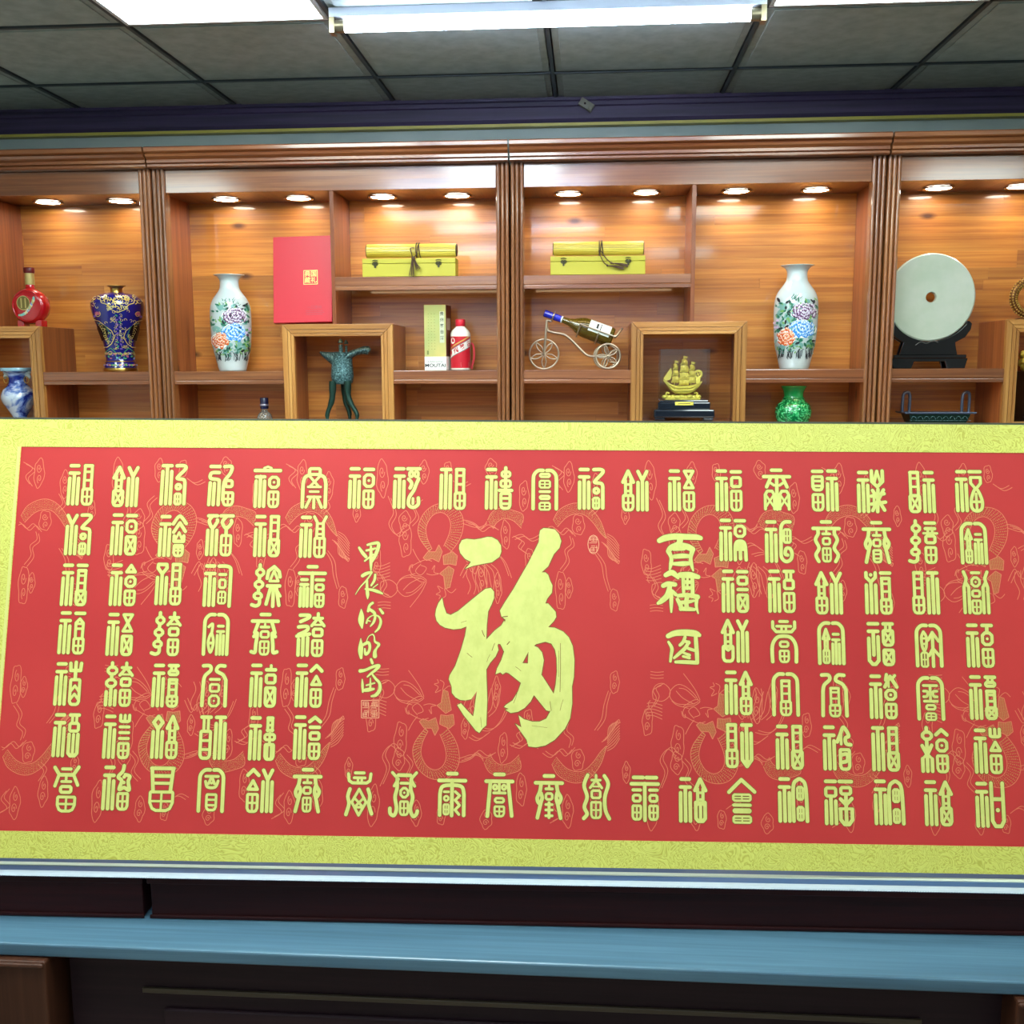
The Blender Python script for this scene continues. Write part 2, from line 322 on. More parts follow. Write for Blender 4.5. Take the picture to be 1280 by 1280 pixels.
def cabinet(x0, layout, label):
    x1 = x0 + PIT - .004; root = thing('display_cabinet', label, 'cabinet', (x0 + PIT / 2, YF, 0.0))
    for a, s in ((x0, 1), (x1, -1)):
        b = MB(); b.box(min(a, a + s * .03), max(a, a + s * .03), YF + .03, YBK + .03, 0, 2.30); b.build('side_panel', M['side_z'], root, .001)
    pilaster(root, x0, x0 + .046); pilaster(root, x1 - .046, x1)
    xi0, xi1 = x0 + .03, x1 - .03
    # back: backing sheet with horizontal boards on it
    b = MB(); b.box(xi0, xi1, YBK + .014, YBK + .024, 0.0, 2.30); bp = b.build('back_panel', M['gap'], root)
    z = 2.26; k = 0
    while z > .90:
        h = random.uniform(.034, .062); zb = max(z - h, .885); cuts = [xi0, xi0 + random.uniform(.25, .95), xi1]
        for q in range(2):
            b = MB(); b.box(cuts[q] + (.0002 if q else 0), cuts[q + 1] - .0002, YBK, YBK + .014, zb + .0003, z); b.build('board', M['back_x'], bp)
        z = zb; k += 1
    # soffit, frieze, cornice
    b = MB(); b.box(xi0, xi1, YF + .018, YBK - .001, Z_SOF, Z_SOF + .018); b.build('soffit', M['wood_y'], root)
    b = MB(); b.box(x0 + .046, x1 - .046, YF, YF + .018, Z_SOF - .001, 2.302); b.build('frieze', M['wood_x'], root, .001)
    pr = [(YF + .02, 2.303), (3.612, 2.303), (3.606, 2.306), (3.606, 2.313), (3.612, 2.315), (3.602, 2.318), (3.602, 2.327), (3.606, 2.329), (3.592, 2.336), (3.588, 2.344), (3.594, 2.347), (3.584, 2.350), (3.580, 2.353), (3.580, 2.364), (3.584, 2.368), (YBK + .03, 2.368), (YBK + .03, 2.303)]
    b = MB(); b.prism(pr, lambda p, q, w: (x0 + .001 + w, p, q), PIT - .006); b.build('cornice', M['wood_x'], root)
    s = (lambda v: x0 + v) if layout in (1, 3) else (lambda v: x0 + PIT - v)
    dv = s(.634); b = MB(); b.box(dv - .007, dv + .007, YF + .004, YBK - .001, Z_CUB, Z_SOF - .001); b.build('divider', M['side_z'], root, .0008)
    lo, hi = sorted((s(.446), s(.842)))
    if layout == 3: lo, hi = x0 + .418, x0 + .814
    cubby(root, lo, hi)
    a, c = sorted((s(.634 + .007), s(1.26 - .034))); shelf(root, a, c, Z_UP)
    shelf(root, x0 + .034, lo, Z_MID); shelf(root, hi, x1 - .034, Z_MID)
    b = MB(); b.box(x0 + .034, x1 - .034, YF, YBK - .001, Z_LOW - .045, Z_LOW); b.build('lower_shelf', M['wood_x'], root, .001)
    # base cupboards under the shelves
    b = MB(); b.box(x0 + .03, x1 - .03, YF + .02, YF + .035, 0.0, .10); b.build('plinth', M['wood_x'], root)
    b = MB(); b.box(x0 + .03, x1 - .03, YF, YBK - .001, .84, .88); b.build('counter', M['wood_x'], root, .001)
    for q in range(2):
        a = x0 + .05 + q * (PIT - .104) / 2; c = a + (PIT - .104) / 2 - .004
        b = MB(); b.box(a, c, YF + .005, YF + .024, .105, .835); b.box(a + .07, c - .07, YF + .001, YF + .005, .18, .76); d = b.build('door', M['wood_z'], root, .002)
        hx = c - .03 if q == 0 else a + .03; b = MB(); b.tube([(hx, YF + .002, .5), (hx, YF - .018, .5), (hx, YF - .018, .6), (hx, YF + .002, .6)], .004, 8); b.build('handle', down_ring, d)
    return root
DL = [(59, 252), (149, 250), (281, 248), (373, 247), (480, 247), (573, 246), (711, 244), (807, 242), (920, 239), (1020, 237), (1168, 237), (1270, 235)]
DLAB = ['above the round red bottle at far left', 'above the blue enamel vase', 'above the peony vase in second bay', 'above the tall red box', 'above left end of the left gold bamboo roll', 'above right end of the left gold bamboo roll',
        'above left end of the right gold bamboo roll', 'above right end of the right gold bamboo roll', 'left of the two over the right peony vase', 'right of the two over the right peony vase', 'above the jade disc', 'at the far right edge of the top shelf']
def downlight(x, y, label, grp=None):
    t = thing('downlight', 'small round recessed downlight ' + label, 'spotlight', (x, y, Z_SOF), grp)
    b = MB(); b.lathe([(.043, 0), (.052, -.001), (.054, -.004), (.050, -.006), (.042, -.003)], (x, y, Z_SOF - .0005), 28, cap=False); b.build('ring', down_ring, t)
    b = MB(); b.lathe([(.001, -.0045), (.030, -.0040), (.042, -.0025), (.042, -.0006)], (x, y, Z_SOF - .0005), 24); b.build('lens', down_lens, t)
    ld = bpy.data.lights.new('downlight_lamp', 'SPOT'); ld.energy = SPOT_W; ld.color = (1.0, 0.95, 0.68); ld.spot_size = math.radians(115); ld.spot_blend = 0.8; ld.shadow_soft_size = .03
    lo = bpy.data.objects.new('downlight_lamp', ld); COL.objects.link(lo); lo.parent = t; lo.location = (0, 0, -.012)
cabinet(X00 - PIT, 2, 'wooden display cabinet at far left, holding the red bottle and blue enamel vase')
cabinet(X00, 1, 'wooden display cabinet with tall red box, bronze goblet and left gold roll')
cabinet(X00 + PIT, 2, 'wooden display cabinet with tricycle wine rack, gold ship and green vase')
cabinet(X00 + 2 * PIT, 3, 'wooden display cabinet at far right, holding the jade disc')
for (px, py), lb in zip(DL, DLAB):
    p = atz(px, py, Z_SOF); downlight(p[0], 3.80, lb)
for x, lb in ((-2.68, 'furthest left, outside the frame'), (-2.4, 'second from the left end, outside the frame'), (1.76, 'second from the right end, outside the frame'), (2.08, 'furthest right, outside the frame')): downlight(x, 3.80, lb)
# ================================================================ calligraphy scroll
SO = np.array([-0.90226, 1.76768, 1.41169]); SU = np.array([0.99883, 0.04764, -0.00814]); SV = np.array([0.00525, -0.27448, -0.96158]); SN = np.array([-0.04804, 0.96041, -0.27441])
SLU, SLV = 0.08248, 0.0885
def uvp(px, py):
    d = ray(px, py); t = (SO - CAM).dot(SN) / d.dot(SN); P = CAM + t * d - SO
    return (P.dot(SU), P.dot(SV))
def sp(u, v, h=0.0): return SO + SU * u + SV * v - SN * h      # point on the scroll, h metres proud of the paper
R0, R1, RT, RB = -.1125, 1.682, -.0685, .599
G0, G1, GT, GB = -.222, 1.79, -.1185, .6435
red_m = mat('red_silk_paper', srgb(173, 50, 46), 0.55, spec=0.35)
q = noise_tex(red_m, 2.2, 3, 0.5); qr = ramp(red_m, [(0.35, srgb(173, 42, 42)), (0.65, srgb(185, 51, 48))]); LK(red_m, q.outputs['Fac'], qr.inputs[0]); LK(red_m, qr.outputs[0], red_m.node_tree.nodes['Principled BSDF'].inputs['Base Color'])
q = noise_tex(red_m, 260, 2, 0.5, (1, 1, 4)); bump(red_m, q.outputs['Fac'], 0.06, 0.0006)
gold_m = mat('gold_ink', srgb(200, 205, 110), 0.5, spec=0.4)
gn = noise_tex(gold_m, 40, 3, .6, (1.5, 1, 1)); gr_ = ramp(gold_m, [(.3, srgb(192, 193, 104)), (.6, srgb(203, 203, 114))]); LK(gold_m, gn.outputs['Fac'], gr_.inputs[0]); LK(gold_m, gr_.outputs[0], gold_m.node_tree.nodes['Principled BSDF'].inputs['Base Color'])
edge_m = mat('ochre_ink_edge', srgb(113, 76, 21), 0.6)
line_m = mat('dragon_line_print', srgb(205, 110, 78), 0.6)
scale_m = mat('dragon_scale_print', srgb(182, 122, 67), 0.6)
def brocade(name):
    m = mat(name, srgb(193, 184, 74), 0.42, spec=0.5)
    n = noise_tex(m, 26, 2, 0.5, (1, 1, 1), False, 2.5)
    w = N(m, 'ShaderNodeMath', operation='MULTIPLY'); w.inputs[1].default_value = 62; LK(m, n.outputs['Fac'], w.inputs[0])
    s_ = N(m, 'ShaderNodeMath', operation='SINE'); LK(m, w.outputs[0], s_.inputs[0])
    r = ramp(m, [(0.0, srgb(172, 166, 66)), (0.18, srgb(186, 183, 82)), (0.40, srgb(194, 192, 90)), (1.0, srgb(200, 200, 98))])
    a = N(m, 'ShaderNodeMath', operation='MULTIPLY_ADD'); a.inputs[1].default_value = .5; a.inputs[2].default_value = .5; LK(m, s_.outputs[0], a.inputs[0]); LK(m, a.outputs[0], r.inputs[0])
    LK(m, r.outputs[0], m.node_tree.nodes['Principled BSDF'].inputs['Base Color'])
    bump(m, a.outputs[0], 0.25, 0.001); return m
bro_m = brocade('gold_brocade')
scroll = thing('calligraphy_scroll', 'long red scroll with gold brocade border and rows of gold calligraphy, propped up', 'scroll', sp((G0 + G1) / 2, GB))
def slab(name, u0, u1, v0, v1, h0, h1, m):
    b = MB(); nseg = 1
    b.prism([(u0, v0), (u1, v0), (u1, v1), (u0, v1)], lambda u, v, w: tuple(sp(u, v, h0 + w)), h1 - h0); return b.build(name, m, scroll)
slab('backing_board', G0, G1, GT - .004, GB, -.012, -.0012, mat('dark_backing', srgb(52, 54, 40), 0.6))
slab('paper', R0, R1, RT, RB, -.001, 0, red_m)
for bx in ((G0, G1, GT, RT), (G0, G1, RB, GB), (G0, R0, RT, RB), (R1, G1, RT, RB)): slab('brocade_border', *bx, -.001, .0008, bro_m)
slab('border_piping', R0 - .006, R0 - .001, RT, RB, .0008, .0016, mat('pale_gold_piping', srgb(200, 196, 115), 0.4))
# ---- ink strokes: quads and round dabs stacked a hair apart so no two faces coincide
class Ink:
    def __init__(s): s.mb = MB(); s.k = 0
    def z(s, base): s.k = (s.k + 1) % 40; return base + s.k * 4e-6
    def dab(s, u, v, r, base, mi, n=12):
        h = s.z(base); s.mb.add([tuple(sp(u + r * math.cos(2 * PI * i / n), v + r * math.sin(2 * PI * i / n), h)) for i in range(n)], [tuple(range(n))], mi)
    def seg(s, a, b_, wa, wb, base, mi):
        dx, dy = b_[0] - a[0], b_[1] - a[1]; L = math.hypot(dx, dy)
        if L < 1e-7: return
        nx, ny = -dy / L, dx / L; h = s.z(base)
        s.mb.add([tuple(sp(a[0] + nx * wa, a[1] + ny * wa, h)), tuple(sp(b_[0] + nx * wb, b_[1] + ny * wb, h)), tuple(sp(b_[0] - nx * wb, b_[1] - ny * wb, h)), tuple(sp(a[0] - nx * wa, a[1] - ny * wa, h))], [(0, 1, 2, 3)], mi)
    def stroke(s, pts, w, close=False, edge=.0011, mi=0, n=12):
        """pts (u,v) or (u,v,halfwidth)"""
        P = [(p[0], p[1], p[2] if len(p) > 2 else w / 2) for p in pts]
        if close: P = P + [P[0]]
        for base, g, mm in ((.00015, edge, 1), (.0004, 0, mi)):
            if g is None: continue
            for i, p in enumerate(P):
                s.dab(p[0], p[1], p[2] + g, base, mm, n)
                if i: s.seg(P[i - 1], p, P[i - 1][2] + g, p[2] + g, base, mm)
    def thin(s, pts, w, base=.0001, mi=0):
        for i in range(1, len(pts)): s.seg(pts[i - 1], pts[i], w / 2, w / 2, base, mi)
    def fill(s, poly, edge=.0014):
        h = s.z(.0004); s.mb.add([tuple(sp(u, v, h)) for u, v in poly], [tuple(range(len(poly)))], 0)
        if edge:
            for i in range(len(poly)):
                a, b_ = poly[i - 1], poly[i]; s.seg(a, b_, edge, edge, .00015, 1); s.dab(b_[0], b_[1], edge, .00015, 1, 6)
    def build(s, name, mats=None, parent=None):
        return s.mb.build(name, mats or [gold_m, edge_m], parent or scroll, fixn=False)
# ---- stroke vocabulary in a 10 x 16 cell
OUT = []
TW = [1.32]
def P_(*pts, w=None, close=False): OUT.append((list(pts), w or TW[0], close))
def C_(*pts, w=None, n=5, close=False): OUT.append((catmull(pts, n, close), w or TW[0], close))
def kou(x0, y0, x1, y1, w=None, cut=.45):
    w = w or TW[0] * .88; i = w / 2; a, b_, c, d = x0 + i, y0 + i, x1 - i, y1 - i; e = min(cut, (c - a) / 3, (d - b_) / 3)
    P_((a + e, b_), (c - e, b_), (c, b_ + e), (c, d - e), (c - e, d), (a + e, d), (a, d - e), (a, b_ + e), w=w, close=True)
def cup(x0, y0, x1, y1, w=None):
    w = w or TW[0] * .88; i = w / 2; a, b_, c, d = x0 + i, y0 + i, x1 - i, y1 - i; e = (c - a) * .28
    P_((a + .2, b_), (c - .2, b_), (c, b_ + .3), (c, d - e * 1.2), (c - e * .4, d - e * .3), (c - e, d), (a + e, d), (a + e * .4, d - e * .3), (a, d - e * 1.2), (a, b_ + .3), w=w, close=True)
def one(ch, x0, y0, x1, y1):
    w = TW[0]; i = w / 2; xm = (x0 + x1) / 2; ym = (y0 + y1) / 2; W = x1 - x0
    if ch == '-': P_((x0 + i, ym), (x1 - i, ym))
    elif ch in 'kf': kou(x0 + .1, y0, x1 - .1, y1)
    elif ch == 'd': kou(x0, y0, x1, y1, cut=.9); P_((xm, ym), w=w * .8)
    elif ch in 'tF':
        cup(x0, y0, x1, y1, w * .8) if ch == 't' else kou(x0, y0, x1, y1, w * .72); q_ = .62 if ch == 't' else .5; P_((xm, y0 + i), (xm, y1 - i), w=w * q_); P_((x0 + i, ym), (x1 - i, ym), w=w * q_)
    elif ch == 'x': cup(x0, y0, x1, y1); P_((x0 + 1, y0 + 1), (x1 - 1, y1 - 1.2), w=w * .7); P_((x1 - 1, y0 + 1), (x0 + 1, y1 - 1.2), w=w * .7)
    elif ch == 'M': cup(x0, y0, x1, y1); [P_((x0 + i, y0 + (y1 - y0) * q), (x1 - i, y0 + (y1 - y0) * q), w=w * .75) for q in (.36, .66)]
    elif ch in 'LA':
        sd = .06 if ch == 'L' else .15; a, c = x0 + W * sd, x1 - W * sd
        yy = y0 if ch == 'L' else y0 + (y1 - y0) * .38
        if ch == 'A': P_((x0 + i * .6, y0 + (y1 - y0) * .52), (xm, y0 + i), (x1 - i * .6, y0 + (y1 - y0) * .52)); P_((a + i, yy), (xm, y0 + i), (c - i, yy), w=w * .7)
        else: P_((a + i, yy + i), (c - i, yy + i))
        P_((a + i, yy + i), (a + i, y1 + i), w=w * .85); P_((c - i, yy + i), (c - i, y1 + i), w=w * .85)
        n = 3 if ch == 'L' else 2
        for q in range(1, n + 1): yq = yy + (y1 + i - yy) * q / (n + (0 if ch == 'L' else .6)) ; P_((a + i, yq - .3), (c - i, yq - .3), w=w * .7)
    elif ch == 'l': P_((x0 + 1, y1 + i), (x0 + .9, y0 + 2.2), (xm, y0 + i), (x1 - .9, y0 + 2.2), (x1 - 1, y1 + i), w=w * .85); [P_((x0 + 1, y0 + q), (x1 - 1, y0 + q), w=w * .7) for q in (2.5, 4.3)]
    elif ch == 'I': P_((x0 + i, y0 + i), (x1 - i, y0 + i)); [P_((q, y0 + i), (q, y1 + .4), w=w * .8) for q in (x0 + W * .33, x1 - W * .33)]
    elif ch == 'i': P_((x0 + i, y0 + i), (x1 - i, y0 + i)); P_((xm, y0 + i), (xm, y1 + .4))
    elif ch == 'o': P_((x0 + i, y1 - i), (x1 - i, y1 - i)); P_((xm, y0 + i), (xm, y1 - i), w=w * .8)
    elif ch == 'g': P_((xm, y0 + i), (x1 - i, y1 - i), (x0 + i, y1 - i), w=w * .9, close=True)
    elif ch == 'G': P_((x0 + i * .5, y1 - i), (xm, y0 + i), (x1 - i * .5, y1 - i))
    elif ch == 'K': P_((xm, y0), (xm, y0 + 2), w=w * .9); P_((x0 + i, y0 + 1.7), (x1 - i, y0 + 1.7), w=w * .85); P_((x0, y1 - i), (xm, y0 + 1.7), (x1, y1 - i), w=w * .9); P_((x0 + 1, y1 - 1), (x1 - 1, y1 - 1), w=w * .6)
    elif ch == 'Z': P_((x0 + i, y0 + i), (x1 - i, y0 + i), (x0 + i, y1 - i), (x1 - i, y1 - i), w=w * .85, close=True)
    elif ch == 'U': P_((x0 + i, y0 + .2), (x0 + i, y1 - i - .3), (x0 + 1.2, y1 - i), (x1 - 1.2, y1 - i), (x1 - i, y1 - i - .3), (x1 - i, y0 + .2), w=w * .9); P_((xm, y0 + .2), (xm, y1 - i), w=w * .85)
    elif ch == 'u': P_((x0 + i, y0), (x0 + i, y1 - 1.6), (x0 + 1.5, y1 - i), (x1 - 1.5, y1 - i), (x1 - i, y1 - 1.6), (x1 - i, y0)); P_((xm, y0), (xm, y1 - 1.5), w=w * .85)
    elif ch == 'v': cup(x0, y0, x1, y1); P_((x0 + i, y0 + i), (xm, y0 + 2), (x1 - i, y0 + i), w=w * .8)
    elif ch == 'w': P_((x0 + i, y0 + 2), (x0 + 1, y0), w=w * .9); P_((xm, y0 + i), (x0 + i * .5, y1)); P_((xm, y0 + i), (x1, y1)); P_((xm - .6, y0 + 2.2), (xm - .6, y1), w=.8); P_((x1 - .6, y0 + .3), (xm + .8, y0 + 1.4), w=w * .8)
    elif ch == '#': [P_((x0 + i, y0 + (y1 - y0) * q), (x1 - i, y0 + (y1 - y0) * q), w=w * .85) for q in (.12, .5, .88)]
    elif ch == 'j': P_((xm, y0), (xm, y1 - i)); [P_((x0 + i, y0 + (y1 - y0) * q), (x1 - i, y0 + (y1 - y0) * q), w=w * .9) for q in (.12, .45, .8)]
HW = {'-': 1.3, 'k': 3.1, 'd': 4.2, 'f': 2.4, 't': 5.6, 'F': 4, 'x': 6, 'M': 5, 'L': 7.5, 'A': 8, 'l': 6.5, 'I': 2.4, 'i': 2.2, 'o': 2.2, 'g': 3.4, 'G': 2.6, 'K': 4.4, 'Z': 5.6, 'U': 2.8, 'u': 6.5, 'v': 5.5, 'w': 4.2, '#': 5, 'j': 6}
JOIN = set('LAlIi')
def stack(spec, x0, x1, y0=0.0, y1=16.0):
    gaps = sum(0 if (a in JOIN or a == 'K') else .65 for a in spec[:-1]); tot = sum(HW[a] for a in spec); k = (y1 - y0 - gaps) / tot; y = y0
    for n, a in enumerate(spec):
        h = HW[a] * k; dx = 0
        one(a, x0 + dx, y, x1 - dx, y + h); y += h + (0 if (a in JOIN or a == 'K') else .65)
def left(ch, x0=0.0, x1=4.7, y0=0.0, y1=16.0, nv=3):
    w = TW[0]; i = w / 2; xm = (x0 + x1) / 2; H = y1 - y0; s = H / 16
    def vert(ys, yc): P_((xm, y0 + yc * s), (xm, y1 - i)); P_((x0 + i, y0 + ys * s), (x0 + i - .05, y1 - i)); P_((x1 - i, y0 + ys * s), (x1 - i, y1 - i))
    if ch == 'S': P_((x0 + i + .25, y0 + i), (x1 - i - .25, y0 + i)); P_((x0 + i, y0 + 3.5 * s), (x1 - i, y0 + 3.5 * s)); vert(5.5, 3.5)
    elif ch == 'T': P_((x0 + i, y0 + i), (x1 - i, y0 + i)); vert(2.9, .6)
    elif ch == 'Y': P_((x0 + i, y0 + .8), (xm, y0 + 4.2 * s), (x1 - i, y0 + .8)); vert(5, 4.2)
    elif ch == 'O': P_((x0 + .8, y0 + i), (x1 - .8, y0 + i), (x1 - i, y0 + 2 * s), (xm, y0 + 4.2 * s), (x0 + i, y0 + 2 * s), close=True); vert(5.6, 4.2)
    elif ch == 'D': P_((xm, y0 + i), (x1 - i, y0 + 2.8 * s), (xm, y0 + 5.2 * s), (x0 + i, y0 + 2.8 * s), close=True); vert(6.2, 5.2)
    elif ch == 'P': P_((x0 + i, y0 + i), (x0 + i, y0 + 2.3), (xm, y0 + 4), (x1 - i, y0 + 2.3), (x1 - i, y0 + i)); P_((xm, y0 + 1.4)); vert(5.2, 4)
    elif ch == 'B': P_((x0 + i, y0 + i), (x1 - i, y0 + i)); kou(x0, y0 + 2.4, x1, y0 + 6.4); vert(7.6, 6)
    elif ch == 'V': P_((x0 + i, y0 + i), (x1 - i, y0 + i)); C_((xm, y0 + .6), (x0 + 1, y0 + 2.6), (xm, y0 + 5.2), (x1 - i, y0 + 3), (x1 - i, y0 + 2.2)); vert(6.2, 5.2)
    elif ch == 'Q': P_((x0 + i, y0 + i), (x1 - i, y0 + i)); P_((x0 + i, y0 + 3.4), (x1 - i, y0 + 3.4)); P_((xm, y0 + 3.4), (xm, y1 - 4)); P_((x0 + i, y0 + 6), (x0 + i, y1 - 2), (x0 + 1.8, y1 - i), (x1 - 1.8, y1 - i), (x1 - i, y1 - 2), (x1 - i, y0 + 5.4))
    elif ch == 'q': P_((x0 + i, y0 + i), (x1 - i, y0 + i)); P_((xm, y0 + i), (xm, y1 - 2)); P_((x0 + i, y0 + 3.6), (x0 + i, y1 - 3), (xm, y1 - i), (x1 - i, y1 - 3), (x1 - i, y0 + 3.6))
    elif ch == 'C': kou(x0 + .6, y0 + 1, x1 - .3, y0 + 4.6, cut=.9); P_((xm, y0), (xm, y0 + 1.2)); kou(x0 + .2, y0 + 5.6, x1 - .5, y0 + 9, cut=.9); P_((xm, y0 + 4.4), (xm - .2, y0 + 6)); kou(x0, y0 + 10, x1 - .8, y0 + 13.2, cut=.9); P_((xm - .2, y0 + 9), (xm - .3, y0 + 10.3)); C_((xm + .3, y0 + 13), (xm + .2, y0 + 14.6), (xm - 1, y0 + 15.3), (x0 - .2, y0 + 14.9))
    elif ch == 'c': kou(x0 + .3, y0 + 1, x1, y0 + 4.6, cut=.9); P_((xm, y0), (xm, y0 + 1.2)); kou(x0, y0 + 5.6, x1 - .2, y0 + 9.2, cut=.9); P_((xm, y0 + 4.4), (xm, y0 + 6)); P_((xm, y0 + 9), (xm, y1 - i)); P_((x0 + i, y0 + 10.6), (x0 + i, y1 - i)); P_((x1 - i, y0 + 10.2), (x1 - i, y1 - i))
    elif ch == 'y': kou(x0 + .3, y0 + 1, x1, y0 + 4.6, cut=.9); P_((xm, y0), (xm, y0 + 1.2)); P_((xm, y0 + 4.4), (xm, y1 - i)); P_((x0 + i, y0 + 6.4), (xm, y0 + 9.6), (x1 - i, y0 + 6.2)); P_((x0 + i, y0 + 11), (x0 + i, y1 - i)); P_((x1 - i, y0 + 11), (x1 - i, y1 - i)); P_((x0 + i, y0 + 11), (xm, y0 + 9.2), (x1 - i, y0 + 11), w=w * .7)
    elif ch == 'z': C_((x0 + 1, y0 + i), (x1 - .5, y0 + i), (x1 - .6, y0 + 1.6), (x0 + 1.2, y0 + 3)); C_((x0 + .5, y0 + 5), (x1 - 1, y0 + 4.8), (x1 - 1, y0 + 6.2), (x0 + .6, y0 + 7.8)); P_((x0, y0 + 8.4), (x1, y0 + 7.6)); P_((xm, y0 + 8), (xm, y1 - i)); P_((x0 + i, y0 + 9.6), (x0 + i, y1 - i)); P_((x1 - i, y0 + 9), (x1 - i, y1 - i))
    elif ch == 's': P_((x0 + i, y0 + i), (x1 - i, y0 + i)); C_((x1 - .8, y0 + 3), (x0 + 1, y0 + 3.2), (x0 + .7, y0 + 5.2), (x1 - 1, y0 + 5.8), (x1 - i, y0 + 7.4), (x1 - i, y1 - i)); P_((xm - .1, y0 + 7.2), (xm - .2, y1 - i)); P_((x0 + i, y0 + 7), (x0 + i - .2, y1 - i))
def hook2(x0=5.6, x1=10.0):
    i = TW[0] / 2
    C_((x0 + .4, i), (x1 - 1.2, i), (x1 - i, 1.8), (x0 + 1.2, 4.6), (x0 + .8, 5.6), (x1 - 1.2, 6), (x1 - i, 7.2)); P_((x1 - i, 7.2), (x1 - i, 15.3)); kou(x0 - .1, 7.3, x1 - 1.7, 10.2); one('F', x0 - .3, 11, x1 - 1.6, 15.9)
def arch(split=True):
    if split: C_((4.3, .7), (2.4, .8), (.9, 2.4), (.65, 4.6), n=4); P_((.65, 4.6), (.65, 15.3)); C_((5.7, .7), (7.6, .8), (9.1, 2.4), (9.35, 4.6), n=4); P_((9.35, 4.6), (9.35, 15.3))
    else: C_((.65, 4.6), (1.2, 1.9), (3, .7), (7, .7), (8.8, 1.9), (9.35, 4.6), n=4); P_((.65, 4.6), (.65, 15.3)); P_((9.35, 4.6), (9.35, 15.3))
def lid(): P_((3.4, .65), (6.6, .65)); P_((.2, 3.1), (9.8, 3.1))
def tw(f):
    TW[0] = f
def G(code):
    """code: 'S:kt' = left radical + right stack;  '<kt:S' = stack at left, radical at right;  '*name' = a whole-cell form"""
    OUT.clear(); TW[0] = 1.32
    if code[0] == '*': globals()['g_' + code[1:]]()
    elif code[0] == '<': s, l = code[1:].split(':'); stack(s, 0.0, 4.7); left(l, 5.4, 10.0)
    else:
        l, s = code.split(':'); left(l)
        if s == 'H2': hook2()
        elif s.startswith('*'): globals()['g_' + s[1:]]()
        else: stack(s, 5.4, 10.0)
    return list(OUT)
def inside(spec, x0=3.0, x1=7.0, y0=2.8, y1=15.8, f=1.05): TW[0] = f; stack(spec, x0, x1, y0, y1); TW[0] = 1.32
def g_q_tail(): C_((5.9, .7), (8.6, .7), (8.2, 3.2), (6.2, 6), (5.7, 9)); P_((5.7, 9), (5.7, 13.5)); kou(6, 5.5, 9.6, 9); one('t', 5.4, 10.2, 10, 16)
def g_roof_shi(): P_((3.6, .65), (5, .1), (6.4, .65), w=.8); P_((.2, 1.6), (9.8, 1.6)); TW[0] = 1.3; left('T', .1, 4.6, 3.4, 16); stack('dt', 5.3, 9.8, 3.6, 16)
def g_arch_x(): kou(2.4, 0, 7.6, 3.4); P_((2.6, 3), (6.8, 7.6), w=1); P_((7.4, 3), (3.2, 7.6), w=1); C_((.65, 6.5), (1.3, 4), (3, 3)); C_((9.35, 6.5), (8.7, 4), (7, 3)); P_((.65, 6.5), (.65, 15.3)); P_((9.35, 6.5), (9.35, 15.3)); P_((2.6, 7.6), (7.4, 7.6), w=.9); P_((3.4, 9.4), (6.6, 9.4), w=.9); P_((2.6, 11.4), (7.4, 11.4), w=.9); P_((5, 11.4), (5, 15.6), w=1.1); P_((3.6, 12), (2, 15.4), w=1.1); P_((6.4, 12), (8, 15.4), w=1.1)
def g_sheep(): P_((5.4, .65), (10, .65)); kou(5.6, 1.2, 7.9, 4.2, w=1); kou(7.6, 1.2, 9.9, 4.2, w=1); C_((5.8, 4.6), (7, 6.2), (6.4, 8)); C_((9.6, 4.4), (8.6, 6.8), (7.8, 9), (6.2, 11.6), (6, 14.4), (7.8, 15.4), (9.6, 14.2), (9.6, 11.8)); P_((7.6, 12), (7.6, 14), w=1)
def g_zhong(): P_((7.7, 0), (7.7, 9)); kou(5.8, 1, 9.8, 3.8, w=1); kou(5.4, 4.4, 10, 7.6, w=1); P_((5.4, 8.6), (10, 8.6)); one('M', 5.4, 9.2, 10, 16)
def g_fu_arch(): arch(); inside('fF-fF', 2.7, 7.3, 1.6, 16)
def g_jelly(): P_((3.2, .65), (6.6, .65)); P_((.2, 3.1), (9.8, 3.1)); P_((5, 3), (5, 15.4)); P_((2.8, 3.4), (1.2, 7)); P_((2, 5), (4, 6.4), w=1); P_((7.2, 3.4), (8.8, 7)); P_((8, 5), (6, 6.4), w=1); [ (P_((x, 15.4), (x, 10), (x + .8, 8.6), (x + 2.6, 8.6), (x + 3.4, 10), (x + 3.4, 15.4), w=1.1), P_((x + .2, 10), (x + 3.2, 14.6), w=.8), P_((x + 3.2, 10), (x + .2, 14.6), w=.8)) for x in (.6, 6)]
def g_basket(): P_((5.6, 0), (5.6, 4), (7.6, 6), (9.6, 4), (9.6, 0)); P_((7.6, .2), (6.4, 4.4)); P_((7.6, .2), (8.8, 4.4), w=1); P_((7.8, 7), (7.4, 15.4)); P_((5.2, 9.6), (10, 8.6)); P_((5.2, 12.6), (10.4, 11.8)); P_((5.8, 7.4), (10, 14.8)); P_((9.8, 7.2), (5.6, 15)); P_((6.2, 8), (6.2, 14), w=1)
def g_eight(): P_((5.4, .65), (9.4, .65)); P_((5.8, 2.8), (9.4, 2.8), (9.4, 5), (7.6, 7.2), (5.8, 5), close=True, w=1.1); C_((7.6, 7), (5.8, 11), (5.9, 14.4), (7.7, 15.5), (9.5, 14.4), (9.6, 11), close=True, w=1.2); P_((7.6, 9), (7.7, 15), w=1); P_((6, 12), (9.4, 12), w=1)
def g_peaks(): C_((5.3, 3.4), (7.6, .4), (10.2, 3.2), n=4); P_((5.6, 6.6), (7.8, 3), (10, 6.2)); P_((5.9, 8), (5.9, 10), (9.5, 10), (9.5, 8)); P_((7.7, 6.6), (6.6, 9), w=.9); P_((7.7, 6.6), (8.8, 9), w=.9); one('t', 5.5, 11, 9.8, 16); P_((6, 12.4), (9.2, 12.4), w=.8)
